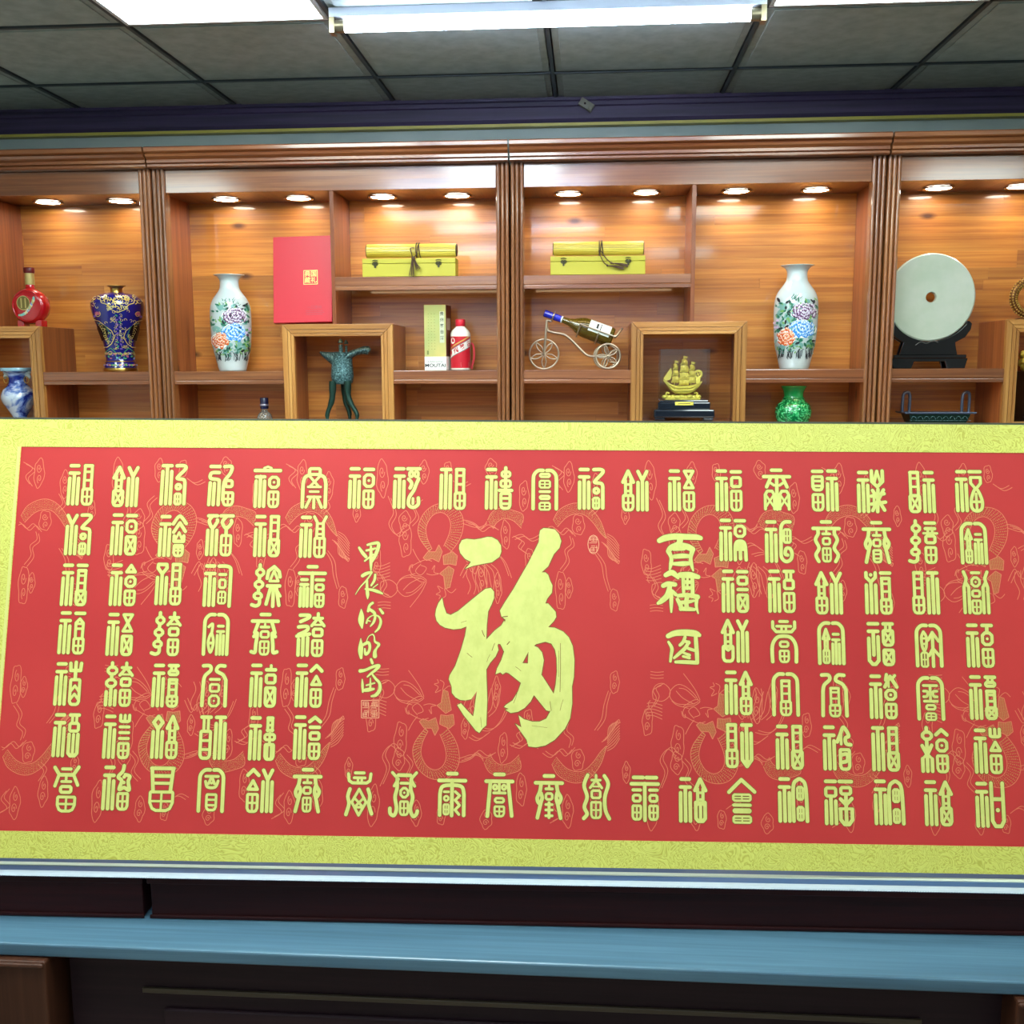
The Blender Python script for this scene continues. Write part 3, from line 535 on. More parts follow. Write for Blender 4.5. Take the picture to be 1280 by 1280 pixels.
def g_vfu(): P_((5.4, .65), (10, .65)); C_((7.6, .8), (6, 3), (7.6, 5.4), (9.4, 3.4), (9.4, 2.4)); P_((7.6, 5), (7.6, 8)); one('t', 5.4, 7.6, 10, 16)
def g_wye(): P_((5.4, .4), (6.6, 2.6), (6.4, 8.4), w=1.1); P_((9.9, .4), (8.8, 2.6), (9, 8.4), w=1.1); [P_((6.4, y), (9, y), w=.9) for y in (3, 5, 7)]; one('t', 5.3, 8, 10, 16)
def g_openarch(): TW[0] = 1.3; stack('-d', 5.4, 10, 0, 7.2); C_((5.8, 15.4), (6, 9.6), (7.7, 8.4), (9.4, 9.6), (9.8, 15.4)); P_((7.7, 8.6), (7.7, 15)); P_((6, 11.6), (9.6, 11.6), w=1); P_((6.8, 9), (6.8, 11.6), w=.8); P_((8.7, 9), (8.7, 11.6), w=.8)
def g_spiral(): C_((9.4, .6), (7.4, .7), (6.2, 2.2), (6, 5), (5.9, 10), (6, 13.8), (7.6, 15.4), (9.4, 14.6), (9.9, 12.4), (9.2, 10.6), (7.8, 10.6), (7.4, 12.6), (8.3, 13)); one('F', 6.6, 3, 9.9, 8.8)
def g_wavy(): lid(); C_((1.8, 3.2), (2, 5), (1, 7.4), (2.2, 10.4), (1, 13), (2, 15.4)); C_((8.2, 3.2), (8, 5), (9, 7.4), (7.8, 10.4), (9.2, 13), (8.2, 15.4)); inside('okt', 3.2, 6.8, 3.4, 15.8)
def g_loopy(): lid(); C_((2.2, 3.2), (1.8, 6), (.8, 8.6), (1.6, 10.4), (2.6, 8.6), (2.2, 6.8)); P_((2.4, 9), (.9, 15.4)); C_((7.8, 3.2), (8.2, 6), (9.4, 8.4), (8.4, 10.4), (7.7, 8.6), (8, 6.6)); P_((7.9, 9), (9.3, 15.4)); inside('okM', 3.2, 6.8, 3.6, 15.8)
def g_loopyt(): lid(); C_((2.2, 3.2), (1.8, 6), (.8, 8.6), (1.6, 10.4), (2.6, 8.6), (2.2, 6.8)); P_((2.4, 9), (.9, 15.4)); C_((7.8, 3.2), (8.2, 6), (9.4, 8.4), (8.4, 10.4), (7.7, 8.6), (8, 6.6)); P_((7.9, 9), (9.3, 15.4)); inside('okt', 3.2, 6.8, 3.6, 15.8)
def g_loopyj(): lid(); C_((2.2, 3.2), (1.8, 6), (.8, 8.6), (1.6, 10.4), (2.6, 8.6), (2.2, 6.8)); P_((2.4, 9), (.9, 15.4)); C_((7.8, 3.2), (8.2, 6), (9.4, 8.4), (8.4, 10.4), (7.7, 8.6), (8, 6.6)); P_((7.9, 9), (9.3, 15.4)); inside('okj', 3.4, 6.8, 3.6, 15.8)
def g_xiefu(): stack('-Ikt', 5.3, 10, 0, 16); P_((5.2, 4.6), (10.2, 4.6), w=.9)
def g_arch_ns(): arch(); TW[0] = 1.05; stack('At', 1.7, 4.6, 2.4, 15.6); left('S', 5, 8.4, 4.2, 15.9)
def g_arch_8s(): arch(); TW[0] = 1.05; C_((2.2, 5.2), (3.6, 4.2), (3.4, 7.6)); C_((3.3, 7.6), (2.2, 11), (3.2, 14.6), (4.2, 11), close=True); P_((2.4, 11.2), (4, 11.2)); left('S', 5, 8.4, 4.4, 15.9)
def g_arch_ls(): arch(); TW[0] = 1.05; C_((3.2, 3), (2.4, 5), (2.6, 8.4), (3.3, 10)); C_((3.2, 3), (4.2, 5), (4, 8.4), (3.3, 10)); P_((2.4, 5.4), (4, 5.4), w=.8); P_((2.4, 7.4), (4, 7.4), w=.8); one('F', 1.8, 10.2, 4.8, 16); P_((6.4, 3.2), (6.4, 15.5), w=1.2); P_((4.8, 6), (6.4, 3.2), (8.6, 6.4), w=1.1); P_((5, 11.6), (6.4, 9), (8.8, 11.8), w=1.1)
def g_arch_L(): arch(); inside('Lt', 2.8, 7.2, 2.6, 15.8, 1.15)
def g_curvy(spec): C_((.6, .8), (3, .8), (3.4, 2.4), (1.4, 4.4), (.9, 6.6)); P_((.9, 6.6), (.7, 15.3)); C_((8.6, .8), (6.4, .8), (5.6, 2.6), (8, 4), (9.2, 6)); P_((9.2, 6), (9.3, 15.3)); inside(spec, 2.9, 7.3, 5, 15.9)
def g_curvyL(): g_curvy('Lt')
def g_curvyd(): g_curvy('-kd')
def g_faceshi(): P_((5.2, 5), (5.6, 2.2), (7.7, .6), (9.6, 2.4), (10, 4.4)); P_((7.7, 2.2), (6.2, 6), (9.4, 6), close=True, w=1); P_((5.4, 7.8), (10, 7.8)); P_((7.7, 8), (7.7, 15.4)); P_((6.6, 8.6), (5.2, 14.6)); P_((8.8, 8.6), (10, 15)); P_((8.8, 9), (10.4, 11.6), w=1)
def g_bothshi(): lid(); P_((5, 3), (5, 15.3)); TW[0] = 1.2; left('S', .2, 4, 4.9, 16); stack('-kt', 5.9, 9.9, 4.9, 16)
def g_sides2(): inside('-dkt', 3.1, 6.9, 0, 16, 1.1); [ (P_((x, .3), (x + s * .9, 2.6), (x + s * .5, 5), w=1.2), P_((x + s * .5, 4.4), (x, 6), (x - s * .0, 15.3), w=1.2), P_((x + s * .8, 4.4), (x + s * 1.7, 6), (x + s * 1.7, 15.3), w=1.2)) for x, s in ((.7, 1), (9.3, -1))]
def g_bars(): lid(); P_((2.6, 3.2), (1.2, 7.4)); P_((7.4, 3.2), (8.8, 7.4)); C_((1, 8.8), (2.2, 7.6), (1.8, 12), (1.6, 14.6), (.2, 14.4)); C_((9, 8.8), (7.8, 7.6), (8.2, 12), (8.4, 14.6), (9.8, 14.4)); inside('okt', 3, 7, 3.6, 15.8)
def g_bowlarch(): P_((3.6, .65), (6.4, .65), w=1.1); P_((1, .8), (1, 3), (2.2, 4.4), (7.8, 4.4), (9, 3), (9, .8), w=1.15); P_((2.4, 2.4), (7.6, 2.4), w=1); P_((4.2, 2.4), (4.2, 4.2), w=.9); P_((5.8, 2.4), (5.8, 4.2), w=.9); C_((.7, 15.3), (.7, 9.6), (2.4, 6.6), (5, 6), (7.6, 6.6), (9.3, 9.6), (9.3, 15.3), n=4); inside('kt', 3, 7, 7.6, 15.8)
def g_psibox(): P_((5.6, .4), (5.8, 3), (9.4, 3), (9.6, .4)); P_((7.6, 0), (7.6, 6)); cup(5.4, 5.8, 10, 16); P_((6.2, 10.6), (7.7, 8.6), (9.2, 10.6), w=1); P_((6.2, 13.6), (7.7, 11.6), (9.2, 13.6), w=1)
def g_crown_fu(): arch(); TW[0] = 1.0; P_((2.6, 3.4), (7.4, 3.4)); P_((5, 3.4), (5, 9)); P_((2.8, 9), (7.4, 9)); C_((2.6, 5.4), (4, 5.6), (3.8, 7.2), (2.6, 7.4)); C_((7.4, 5.4), (6, 5.6), (6.2, 7.2), (7.4, 7.4)); stack('kF', 2.9, 7.1, 10, 16)
def g_horn(): P_((.6, .4), (2.4, 3), (7.6, 3), (9.4, .2)); P_((3.4, .9), (6.6, .9), w=1.1); P_((2.2, 3.2), (1, 7), w=1.2); P_((7.8, 3.2), (9.4, 6.6), w=1.2); P_((5, 3.2), (5, 5.4), w=1); P_((3.4, 5.4), (6.8, 5.4), w=1); kou(2.6, 6.6, 7.6, 9.8); one('t', 1.8, 10.4, 9.2, 16.4)
def g_blob(): C_((7.6, 0), (7.2, 2), (5.6, 4), (7, 5.4), (6.2, 8.4), (8, 7.8), (9.9, 8.6), (9.4, 5.6), (9.9, 3.8), (8.2, 3.2)); P_((7.8, 4)); P_((7.8, 6)); one('t', 5.4, 9.4, 10, 16)
def g_bigfu(): P_((1, .7), (9.2, .7)); P_((1.2, .7), (1.9, 8.6)); P_((9, .7), (8.3, 8.6)); P_((1.6, 3.4), (8.6, 3.4)); P_((1.8, 6), (8.4, 6), w=1.1); one('t', .4, 8.6, 9.8, 16.2)
def g_smile(): arch(); TW[0] = 1.05; P_((2.8, 3), (7.4, 3)); P_((5, 3), (3.9, 5.6)); P_((5, 3), (6.1, 5.6)); C_((2.8, 4.8), (3.6, 6.8), (6.4, 6.8), (7.4, 4.6)); P_((5, 5.4), w=1); one('M', 3, 9, 7.4, 15.4)
def g_bowldia(): P_((3.4, .65), (6.6, .65), w=1.1); P_((.9, 1), (1.2, 3.4), (2.4, 4.2), (7.6, 4.2), (8.8, 3.4), (9.1, 1), w=1.1); P_((3, 2.4), (7, 2.4), w=1); P_((4.4, 2.4), (4.4, 4), w=.9); P_((5.8, 2.4), (5.8, 4), w=.9); C_((1.6, 6.4), (.9, 9), (1.4, 11.6), (.4, 15.4)); C_((8.2, 6.4), (9, 9), (8.6, 11.6), (9.7, 15)); TW[0] = 1; P_((5, 6.4), (7.6, 11), (5, 15.6), (2.4, 11), close=True); P_((3.2, 9.4), (6.4, 12.6), w=.9); P_((6.8, 9.4), (3.6, 12.6), w=.9); P_((3.6, 12.8), (6.4, 12.8), w=.9)
def g_hornhook(): P_((.6, .3), (2.8, 2.6), (1.4, 5), w=1.1); P_((9.4, .3), (7.4, 2.6), (8.8, 5), w=1.1); P_((2.8, 1.2), (7.2, 1.2)); C_((2.4, 2.4), (2.4, 6), (1.8, 9), (2.4, 13), (1.6, 15.4), (.2, 14.8), (0, 13)); C_((7.6, 2.4), (7.4, 6), (8.2, 9), (7.4, 13), (8.4, 15.6), (9.6, 15), (10, 13.8)); inside('-dt', 3.3, 6.9, 3.4, 15.6)
def g_split(): lid(); P_((5, 3), (5, 15.4)); C_((.65, 8), (1.2, 5.6), (3, 4.8), (7, 4.8), (8.8, 5.6), (9.35, 8), n=4); P_((.65, 8), (.65, 15.3)); P_((9.35, 8), (9.35, 15.3)); TW[0] = .9; stack('-kt', 1.7, 4.2, 6.6, 15.4); P_((6.2, 7), (7.8, 8.4), (6.2, 10), (7.8, 11.8), (6.2, 13.4), (7.6, 15), w=1)
def g_curls(): lid(); P_((1.8, 3.2), (.8, 15.4)); P_((8.2, 3.2), (9.6, 15.2)); TW[0] = 1; kou(2.4, 4, 4.6, 6.4, w=.9); kou(5.6, 4, 7.8, 6.4, w=.9); P_((5, 3.2), (5, 7.2)); P_((3, 7.2), (7.2, 7.2)); stack('kt', 3, 7.2, 8.6, 15.8)
def g_waves(): C_((2, .4), (.7, 4), (1.8, 8), (.8, 11.6), (1.8, 14), (.6, 15.6)); C_((8, .6), (9.4, 3.4), (8.2, 8), (8.4, 12.6), (9.8, 15.6)); inside('Kkt', 2.9, 7.1, .4, 15.8)
def g_twin(): P_((1, .65), (4.4, .65)); P_((5.6, .65), (9.2, .65)); P_((.2, 2.9), (9.8, 2.9)); P_((5, 2.8), (5, 15.6)); TW[0] = 1.15; stack('-kt', .2, 4, 4.4, 15.8); stack('-kt', 6.2, 10, 4.4, 15.8)
def g_rooffu(): P_((.5, 5), (5, .6), (9.7, 4.8)); TW[0] = 1.15; stack('F-fF', 1.6, 8.6, 5.4, 16)
def g_archtt(): C_((5.5, 15.3), (5.5, 3.6), (7, .9), (8.6, .9), (10, 3.6), (10.3, 15.3), n=4); one('F', 6.5, 3, 9.4, 8.2); one('F', 6.5, 10, 9.4, 15.4)
def g_uline(): P_((5.5, .65), (9.8, .65)); kou(5.4, 2.2, 10, 5.6); P_((5.8, 6.8), (7.7, 8.8), (9.8, 6.6)); P_((7.7, 5.6), (7.7, 15)); P_((5.7, 10.4), (5.7, 14), (7, 15.6), (8.6, 15.6), (9.8, 14), (9.8, 10.4)); P_((5.4, 10.2), (10, 10.2), w=1)
def g_hu(): P_((5.8, .4), (5.8, 13.6), (6.8, 15.4), (8.8, 15.4), (9.8, 13.6), (9.8, .4), w=1.3); P_((5.8, 6), (9.8, 6)); P_((7.8, 9.8), w=1.5)
def g_swirl(): C_((5.2, 5.8), (6.4, 3), (7.6, .6), (9.4, 3.6), (8.2, 4.4), (8.4, 6.4), (10, 6.8)); P_((6.6, 3.4), (6.6, 6.6), w=1); cup(5.6, 8, 10, 16); C_((6.6, 10.4), (8.6, 10.2), (8.6, 12.4), (7, 13)); 
def g_lobes(): stack('L', 6, 9.4, 0, 4.6); P_((6.6, 5), (8.8, 5), w=1); kou(5.4, 6, 10, 9, w=1.1); P_((7.7, 6), (7.7, 9.6), w=1); cup(5.6, 9.6, 9.8, 16); P_((7, 10), (7, 15), w=.9); P_((8.4, 10), (8.4, 15), w=.9)
GR = [
 ['S:Lt', '<Ax:Y', 'T:H2', 's:*q_tail', '*roof_shi', '*arch_x', 'S:-dt', 'S:*sheep', 'T:Lt', 'S:*zhong', '*fu_arch', 'S:H2', '<At:Y', 'S:Zt', 'S:-kt', '*jelly', '<-Mt:S', 'S:*basket', '<Lx:S', 'S:*eight'],
 ['Y:H2', 'S:-dx', 'S:*peaks', 'V:*vfu', 'S:Lx', 'S:*wye', 'S:*openarch', 'S:*spiral', '*wavy', '*loopy', 'C:*xiefu', '*arch_ns'],
 ['S:-Lx', 'S:gdt', 'O:Lt', 'S:*hookfu', 'C:*faceshi', '*bothshi', 'S:-k-x', 'S:Ikt', '<At:Y', 'P:-Lt', '<Lt:T', '*sides2'],
 ['S:-lt', 'S:Zx', 'C:Kkt', '*arch_8s', '*bars', 'z:Kkt', '<Av:Y', '*bowlarch', '*arch_ns', 'Q:Ixx', '*arch_ls', 'S:idt'],
 ['S:*psibox', 'c:Kkt', 'S:IkLt', '*curvyd', 'S:okx', 'S:Ggt', 'S:At', '*arch_L', '*curvyL', 'S:wdt', '*crown_fu', 'S:IkLx'],
 ['S:Iku', 'S:U#t', 'D:At', '<IM:T', 'S:*lobes', 'S:G-kt', '<Lt:q', 'S:Lx', 'S:*swirl', 'T:Lx', 'y:Gdt', 'S:Ugt'],
 ['*horn', 'S:*blob', '*bigfu', '*smile', '<Ggt:Y', '*loopyt', '*bowldia', '*hornhook', '*split', '*curls', '*loopyj', '*waves', '*twin', 'S:Au', '*rooffu', 'S:*archtt', 'B:*uline', 'S:*archtt', 'S:Ax', 'S:*hu'],
]
def g_hookfu(): C_((5.6, .7), (8.4, .7), (9.9, 1.4), (10.1, 3.4)); P_((10.1, 3.4), (10, 15.6)); TW[0] = 1.1; stack('-kF', 5.4, 8.8, 3, 15)
PX0 = [(101, 606), (157, 608), (217, 606), (277, 607), (334, 609), (393, 610), (452, 610), (508, 610), (566, 611), (623, 611), (681, 612), (739, 611), (794, 613), (852, 613), (911, 613), (971, 612), (1031, 613), (1088, 615), (1152, 615), (1211, 614)]
PX6 = [(82, 986), (145, 985), (202, 986), (264, 988), (325, 988), (384, 988), (449, 992), (505, 993), (565, 993), (624, 994), (686, 996), (745, 996), (806, 998), (866, 1000), (927, 1001), (990, 1000), (1048, 1003), (1110, 1003), (1173, 1004), (1237, 1006)]
PXM = {1: [(98, 668), (155, 668), (215, 670), (274, 669), (334, 670), (391, 671), (916, 675), (973, 677), (1033, 677), (1096, 678), (1154, 678), (1217, 679)],
       2: [(93, 731), (154, 731), (211, 730), (271, 732), (333, 733), (390, 733), (919, 739), (977, 739), (1036, 741), (1098, 741), (1157, 741), (1220, 741)],
       3: [(90, 791), (150, 793), (208, 793), (270, 793), (331, 793), (388, 794), (919, 801), (980, 802), (1039, 804), (1101, 805), (1161, 807), (1225, 807)],
       4: [(85, 855), (148, 856), (207, 857), (268, 857), (329, 857), (386, 857), (923, 866), (982, 868), (1043, 869), (1104, 871), (1163, 873), (1229, 872)],
       5: [(83, 919), (146, 921), (206, 921), (266, 922), (328, 923), (384, 922), (924, 932), (987, 934), (1046, 935), (1107, 936), (1168, 938), (1235, 939)]}
CU = .00468
for ri, row in enumerate(GR):
    px = PX0 if ri == 0 else PX6 if ri == 6 else PXM[ri]
    for code, (cx, cy) in zip(row, px):
        u, v = uvp(cx, cy); ink = Ink()
        for pts, w, close in G(code): ink.stroke([(u + (a - 5) * CU, v + (c - 8) * CU) for a, c in pts], w * CU, close)
        ink.build('seal_character')
# ---- the great brush-written character
def cpx(poly, ox, oy, sc_): return [uvp(ox + x / sc_, oy + y / sc_) for x, y in poly]
BIG = [
 [(232, 175), (245, 150), (270, 143), (310, 147), (345, 142), (380, 133), (405, 134), (435, 150), (453, 178), (455, 212), (445, 240), (405, 268), (350, 278), (305, 287), (262, 303), (280, 285), (293, 266), (262, 250), (237, 220), (230, 195)],
 [(140, 458), (120, 485), (107, 520), (103, 550), (110, 580), (128, 602), (155, 617), (200, 626), (240, 622), (270, 610), (262, 660), (240, 735), (210, 820), (180, 870), (175, 892), (190, 930), (192, 965), (210, 988), (235, 1002), (262, 1005), (295, 998), (325, 955), (318, 1000), (312, 1050), (305, 1090), (275, 1060), (240, 1020), (220, 1030), (255, 1085), (295, 1135), (318, 1165), (338, 1178), (355, 1155), (375, 1138), (380, 1000), (375, 840), (395, 805), (425, 770), (440, 735), (435, 712), (440, 700), (455, 690), (478, 600), (470, 580), (455, 605), (420, 632), (375, 680), (378, 600), (385, 530), (402, 495), (416, 460), (416, 425), (400, 405), (370, 410), (335, 437), (270, 490), (225, 528), (185, 549), (162, 540), (148, 500)],
 [(658, 120), (662, 98), (680, 86), (710, 88), (740, 93), (762, 118), (775, 155), (765, 192), (735, 225), (718, 262), (705, 290), (670, 322), (690, 322), (705, 335), (715, 365), (728, 392), (725, 430), (700, 462), (690, 488), (705, 488), (725, 510), (745, 532), (748, 560), (735, 582), (705, 614), (740, 617), (785, 638), (815, 668), (836, 715), (845, 790), (842, 880), (832, 930), (833, 1020), (822, 1100), (795, 1155), (740, 1215), (690, 1245), (640, 1255), (600, 1250), (590, 1215), (565, 1180), (530, 1130), (562, 1148), (548, 1085), (575, 1105), (620, 1118), (660, 1118), (695, 1102), (715, 1065), (728, 1000), (745, 920), (752, 850), (750, 780), (742, 735), (722, 702), (690, 692), (640, 705), (605, 735), (568, 805), (540, 822), (500, 862), (480, 855), (462, 866), (450, 855), (425, 865), (432, 835), (455, 790), (470, 745), (450, 705), (425, 700), (470, 600), (478, 575), (456, 558), (448, 525), (475, 480), (520, 410), (570, 322), (600, 270), (640, 190), (655, 160)],
 [(600, 742), (625, 712), (650, 722), (672, 748), (682, 790), (672, 850), (664, 890), (635, 965), (612, 1010), (580, 1045), (545, 1065), (505, 1072), (478, 1055), (495, 1050), (470, 1040), (480, 1028), (515, 1005), (545, 955), (562, 905), (585, 860), (597, 808)],
 [(492, 858), (538, 820), (568, 806), (600, 808), (672, 872), (700, 915), (738, 975), (742, 1000), (730, 1040), (712, 1062), (695, 1058), (660, 1015), (632, 980), (600, 945), (558, 910), (520, 880)],
]
ink = Ink()
for p in BIG: ink.fill(cpx(p, 520, 640, 4.267))
# dry-brush flecks where paper shows through
fl = Ink()
for a, c, w in [((770, 700), (768, 960), 1.4), ((762, 740), (760, 880), 1), ((785, 1000), (768, 1060), 1), ((352, 630), (366, 665), 2), ((272, 752), (300, 775), 1.5), ((485, 708), (500, 690), 2.5), ((460, 560), (490, 556), 2.5), ((420, 700), (405, 740), 1.6), ((395, 760), (378, 800), 1), ((530, 825), (560, 848), 1.2), ((618, 1140), (700, 1150), .8), ((345, 1095), (350, 1150), 1), ((240, 590), (270, 580), 1), ((540, 960), (520, 1020), 1.2), ((715, 1010), (722, 1060), 1.4)]:
    p = [uvp(520 + q[0] / 4.267, 640 + q[1] / 4.267) for q in (a, ((a[0] + c[0]) / 2 + random.uniform(-3, 3), (a[1] + c[1]) / 2), c)]
    fl.thin(p, w * .0006, .0007, 0)
big = ink.build('large_character'); fl.build('dry_brush_fleck', [edge_m, edge_m], big)
# ---- title and signature columns, brush strokes with swelling widths (pixel coords of close-up crops)
def brush(strokes, ox, oy, s, name):
    ink = Ink()
    for st in strokes:
        pts = [(uvp(ox + x / s, oy + y / s) + (w / s / 715.0 / 2,)) for x, y, w in (st if len(st) < 3 else catmull(st, 5))]
        ink.stroke(pts, 0)
    return ink.build(name)
brush([[(310, 330, 80), (400, 290, 100), (550, 265, 100), (750, 270, 95), (900, 275, 90), (970, 290, 70)], [(640, 300, 100), (620, 380, 90), (500, 440, 90), (460, 490, 80)],
       [(640, 400, 90), (760, 430, 100), (840, 470, 90)], [(455, 500, 80), (500, 600, 60), (495, 700, 60), (475, 790, 30)], [(840, 480, 80), (810, 600, 60), (820, 700, 60), (850, 810, 30)],
       [(540, 460, 70), (700, 450, 80)], [(550, 585, 70), (680, 575, 80), (800, 580, 60)], [(530, 700, 50), (680, 700, 80), (810, 690, 60)]], 800, 650, 12.8, 'title_character')
brush([[(410, 1010, 70), (500, 970, 90), (560, 1000, 80), (610, 1060, 40)], [(370, 1180, 70), (450, 1150, 80), (560, 1160, 70)], [(480, 1170, 70), (440, 1330, 90), (350, 1420, 80), (290, 1460, 50)],
       [(500, 1260, 60), (500, 1450, 60), (500, 1600, 30)], [(520, 1260, 40), (570, 1320, 60)], [(640, 1010, 90), (800, 1010, 100), (930, 1040, 70)], [(690, 1050, 55), (695, 1200, 55), (700, 1320, 45)], [(835, 1050, 60), (840, 1200, 60), (840, 1330, 60)],
       [(700, 1120, 60), (830, 1125, 60)], [(700, 1215, 60), (830, 1215, 60)], [(760, 1060, 40), (755, 1230, 40)], [(610, 1340, 60), (760, 1330, 70), (920, 1360, 80)], [(600, 1400, 60), (650, 1500, 70), (650, 1560, 50)], [(910, 1370, 60), (900, 1500, 50), (930, 1620, 25)],
       [(760, 1340, 70), (740, 1430, 70), (750, 1540, 70)], [(640, 1450, 60), (760, 1440, 60), (860, 1420, 40)], [(650, 1550, 60), (760, 1550, 70), (870, 1560, 50)]], 800, 640, 12.8, 'title_character')
brush([[(450, 705, 75), (560, 660, 90), (720, 650, 100), (880, 665, 100), (950, 690, 60)], [(455, 800, 40), (510, 900, 55), (500, 1000, 50), (485, 1110, 40)], [(890, 710, 60), (900, 850, 65), (910, 1000, 65), (915, 1130, 60)],
       [(570, 1120, 45), (700, 1120, 60), (900, 1130, 60)], [(720, 720, 50), (690, 800, 55), (640, 850, 50)], [(780, 800, 50), (720, 900, 60), (620, 990, 55), (545, 1055, 40)], [(740, 890, 40), (820, 920, 50), (890, 940, 40)], [(690, 970, 35), (790, 1010, 50)], [(690, 1030, 40), (790, 1055, 45)], [(700, 780, 40), (780, 810, 60)]], 800, 740, 12.8, 'title_character')
SG = [(430, 660), (430, 740), (430, 820)]
brush([[(270, 350, 40), (330, 440, 60), (390, 510, 60)], [(420, 300, 40), (520, 275, 50), (610, 270, 55), (605, 360, 65), (550, 500, 60), (490, 600, 50)], [(480, 330, 40), (480, 500, 60), (480, 640, 50), (480, 750, 25)], [(400, 400, 40), (500, 380, 45), (560, 360, 30)], [(370, 585, 30), (440, 530, 30), (520, 470, 30)]], 430, 660, 14.22, 'signature_character')
brush([[(330, 850, 60), (400, 810, 60), (490, 785, 40)], [(500, 790, 25), (400, 930, 28), (290, 1050, 18), (205, 1180, 8)], [(410, 930, 40), (410, 1060, 50), (420, 1180, 60), (420, 1260, 15)], [(555, 830, 40), (540, 930, 45), (485, 1020, 35)], [(600, 1000, 16), (520, 1060, 18)], [(380, 1085, 30), (500, 1100, 50), (600, 1130, 55), (680, 1165, 30)]], 430, 660, 14.22, 'signature_character')
brush([[(308, 310, 20), (310, 420, 90), (305, 520, 100), (322, 640, 25)], [(510, 195, 45), (455, 240, 45), (430, 340, 45)], [(440, 300, 50), (530, 360, 55), (555, 430, 45), (530, 530, 45), (470, 610, 20)], [(640, 305, 40), (690, 375, 50)], [(400, 550, 35), (430, 470, 25), (520, 415, 20), (610, 430, 30), (655, 520, 45), (620, 640, 45), (555, 710, 25)], [(430, 510, 25), (470, 520, 20)]], 430, 740, 14.22, 'signature_character')
brush([[(300, 830, 16), (300, 960, 80), (295, 1060, 85), (305, 1170, 45)], [(400, 880, 14), (440, 790, 14), (510, 755, 20), (540, 800, 22), (550, 880, 35), (620, 930, 50), (580, 1000, 35), (550, 1060, 60), (550, 1140, 75)], [(340, 940, 50), (430, 900, 55), (460, 970, 50), (440, 1060, 50), (385, 1105, 50), (370, 1010, 30)]], 430, 740, 14.22, 'signature_character')
brush([[(480, 60, 45), (505, 125, 50)], [(290, 265, 65), (380, 250, 50), (520, 190, 50), (620, 175, 60), (560, 250, 50), (480, 310, 40), (415, 370, 25)], [(500, 320, 30), (560, 400, 45), (630, 480, 50), (635, 600, 60), (570, 690, 60), (490, 715, 35)], [(325, 415, 20), (330, 520, 45), (335, 640, 30)], [(470, 395, 20), (470, 500, 35), (465, 600, 40)], [(400, 520, 30), (545, 480, 30)], [(350, 610, 50), (430, 600, 70), (530, 585, 40)]], 430, 820, 14.22, 'signature_character')
# seal impressions
def seal(x0, y0, x1, y1, ox, oy, s, cols, rows, round_=False):
    ink = Ink(); rnd = random.Random(5)
    def p(x, y): return uvp(ox + x / s, oy + y / s)
    loop = [(x0, y0), (x1, y0), (x1, y1), (x0, y1)] if not round_ else [((x0 + x1) / 2 + (x1 - x0) / 2 * math.cos(t), (y0 + y1) / 2 + (y1 - y0) / 2 * math.sin(t)) for t in np.linspace(0, 2 * PI, 17)[:-1]]
    ink.thin([p(*q_) for q_ in loop + [loop[0]]], .0011)
    cw, ch = (x1 - x0) / cols, (y1 - y0) / rows
    for i in range(cols):
        for j in range(rows):
            a, c = x0 + (i + .5) * cw, y0 + (j + .5) * ch
            for k in range(5):
                yy = c + (k - 2) * ch * .17; ink.thin([p(a - cw * rnd.uniform(.2, .4), yy), p(a + cw * rnd.uniform(.1, .4), yy)], .0009)
            for k in (-1, 0, 1): xx = a + k * cw * .3; ink.thin([p(xx, c - ch * rnd.uniform(.1, .4)), p(xx, c + ch * rnd.uniform(.1, .4))], .0009)
    ink.build('seal_stamp', [mat('faded_seal_ink', srgb(222, 160, 120), 0.6)] * 2)
seal(310, 790, 620, 1100, 430, 820, 14.22, 2, 2); seal(552, 750, 632, 885, 640, 540, 5.818, 1, 2, True)
# ---- dragons and clouds woven as thin lines, repeated along the paper (mirrored in the lower half)
lines = []; dashes = []
sA = 5.818
def A(x, y): return (430 + x / sA, 540 + y / sA)
def Bc(x, y): return (640 + x / sA, 540 + y / sA)
def body(outer, inner, n, rows, rough=1.0):
    o = catmull(outer, 8); i_ = catmull(inner, 8)
    def samp(P, k):
        L = [0]; 
        for a, c in zip(P, P[1:]): L.append(L[-1] + math.dist(a, c))
        out = []
        for q_ in range(k):
            t = L[-1] * q_ / (k - 1); j = max(j_ for j_ in range(len(L)) if L[j_] <= t + 1e-9); j = min(j, len(P) - 2); f = (t - L[j]) / max(L[j + 1] - L[j], 1e-9)
            out.append((P[j][0] + (P[j + 1][0] - P[j][0]) * f, P[j][1] + (P[j + 1][1] - P[j][1]) * f))
        return out
    O = samp(o, n); I = samp(i_, n); lines.append(O); lines.append(I)
    for k in range(n - 1):
        for r in range(rows):
            f = (r + .5 + (.25 if k % 2 else -.25)) / rows; f = min(max(f, .04), .96)
            a = (O[k][0] * (1 - f) + I[k][0] * f, O[k][1] * (1 - f) + I[k][1] * f); f2 = f + .10 * (1 if k % 2 else -1)
            c = (O[k + 1][0] * (1 - f2) + I[k + 1][0] * f2, O[k + 1][1] * (1 - f2) + I[k + 1][1] * f2)
            dashes.append((a, (a[0] + (c[0] - a[0]) * .34 + random.uniform(-.4, .4), a[1] + (c[1] - a[1]) * .34 + random.uniform(-.4, .4))))
body([A(*p) for p in [(620, 870), (555, 780), (538, 700), (575, 600), (650, 535), (740, 518), (820, 550), (866, 630), (862, 720), (830, 800), (770, 880)]], [A(*p) for p in [(640, 850), (605, 770), (598, 690), (640, 612), (700, 585), (750, 608), (775, 665), (765, 740), (725, 830)]], 44, 7)
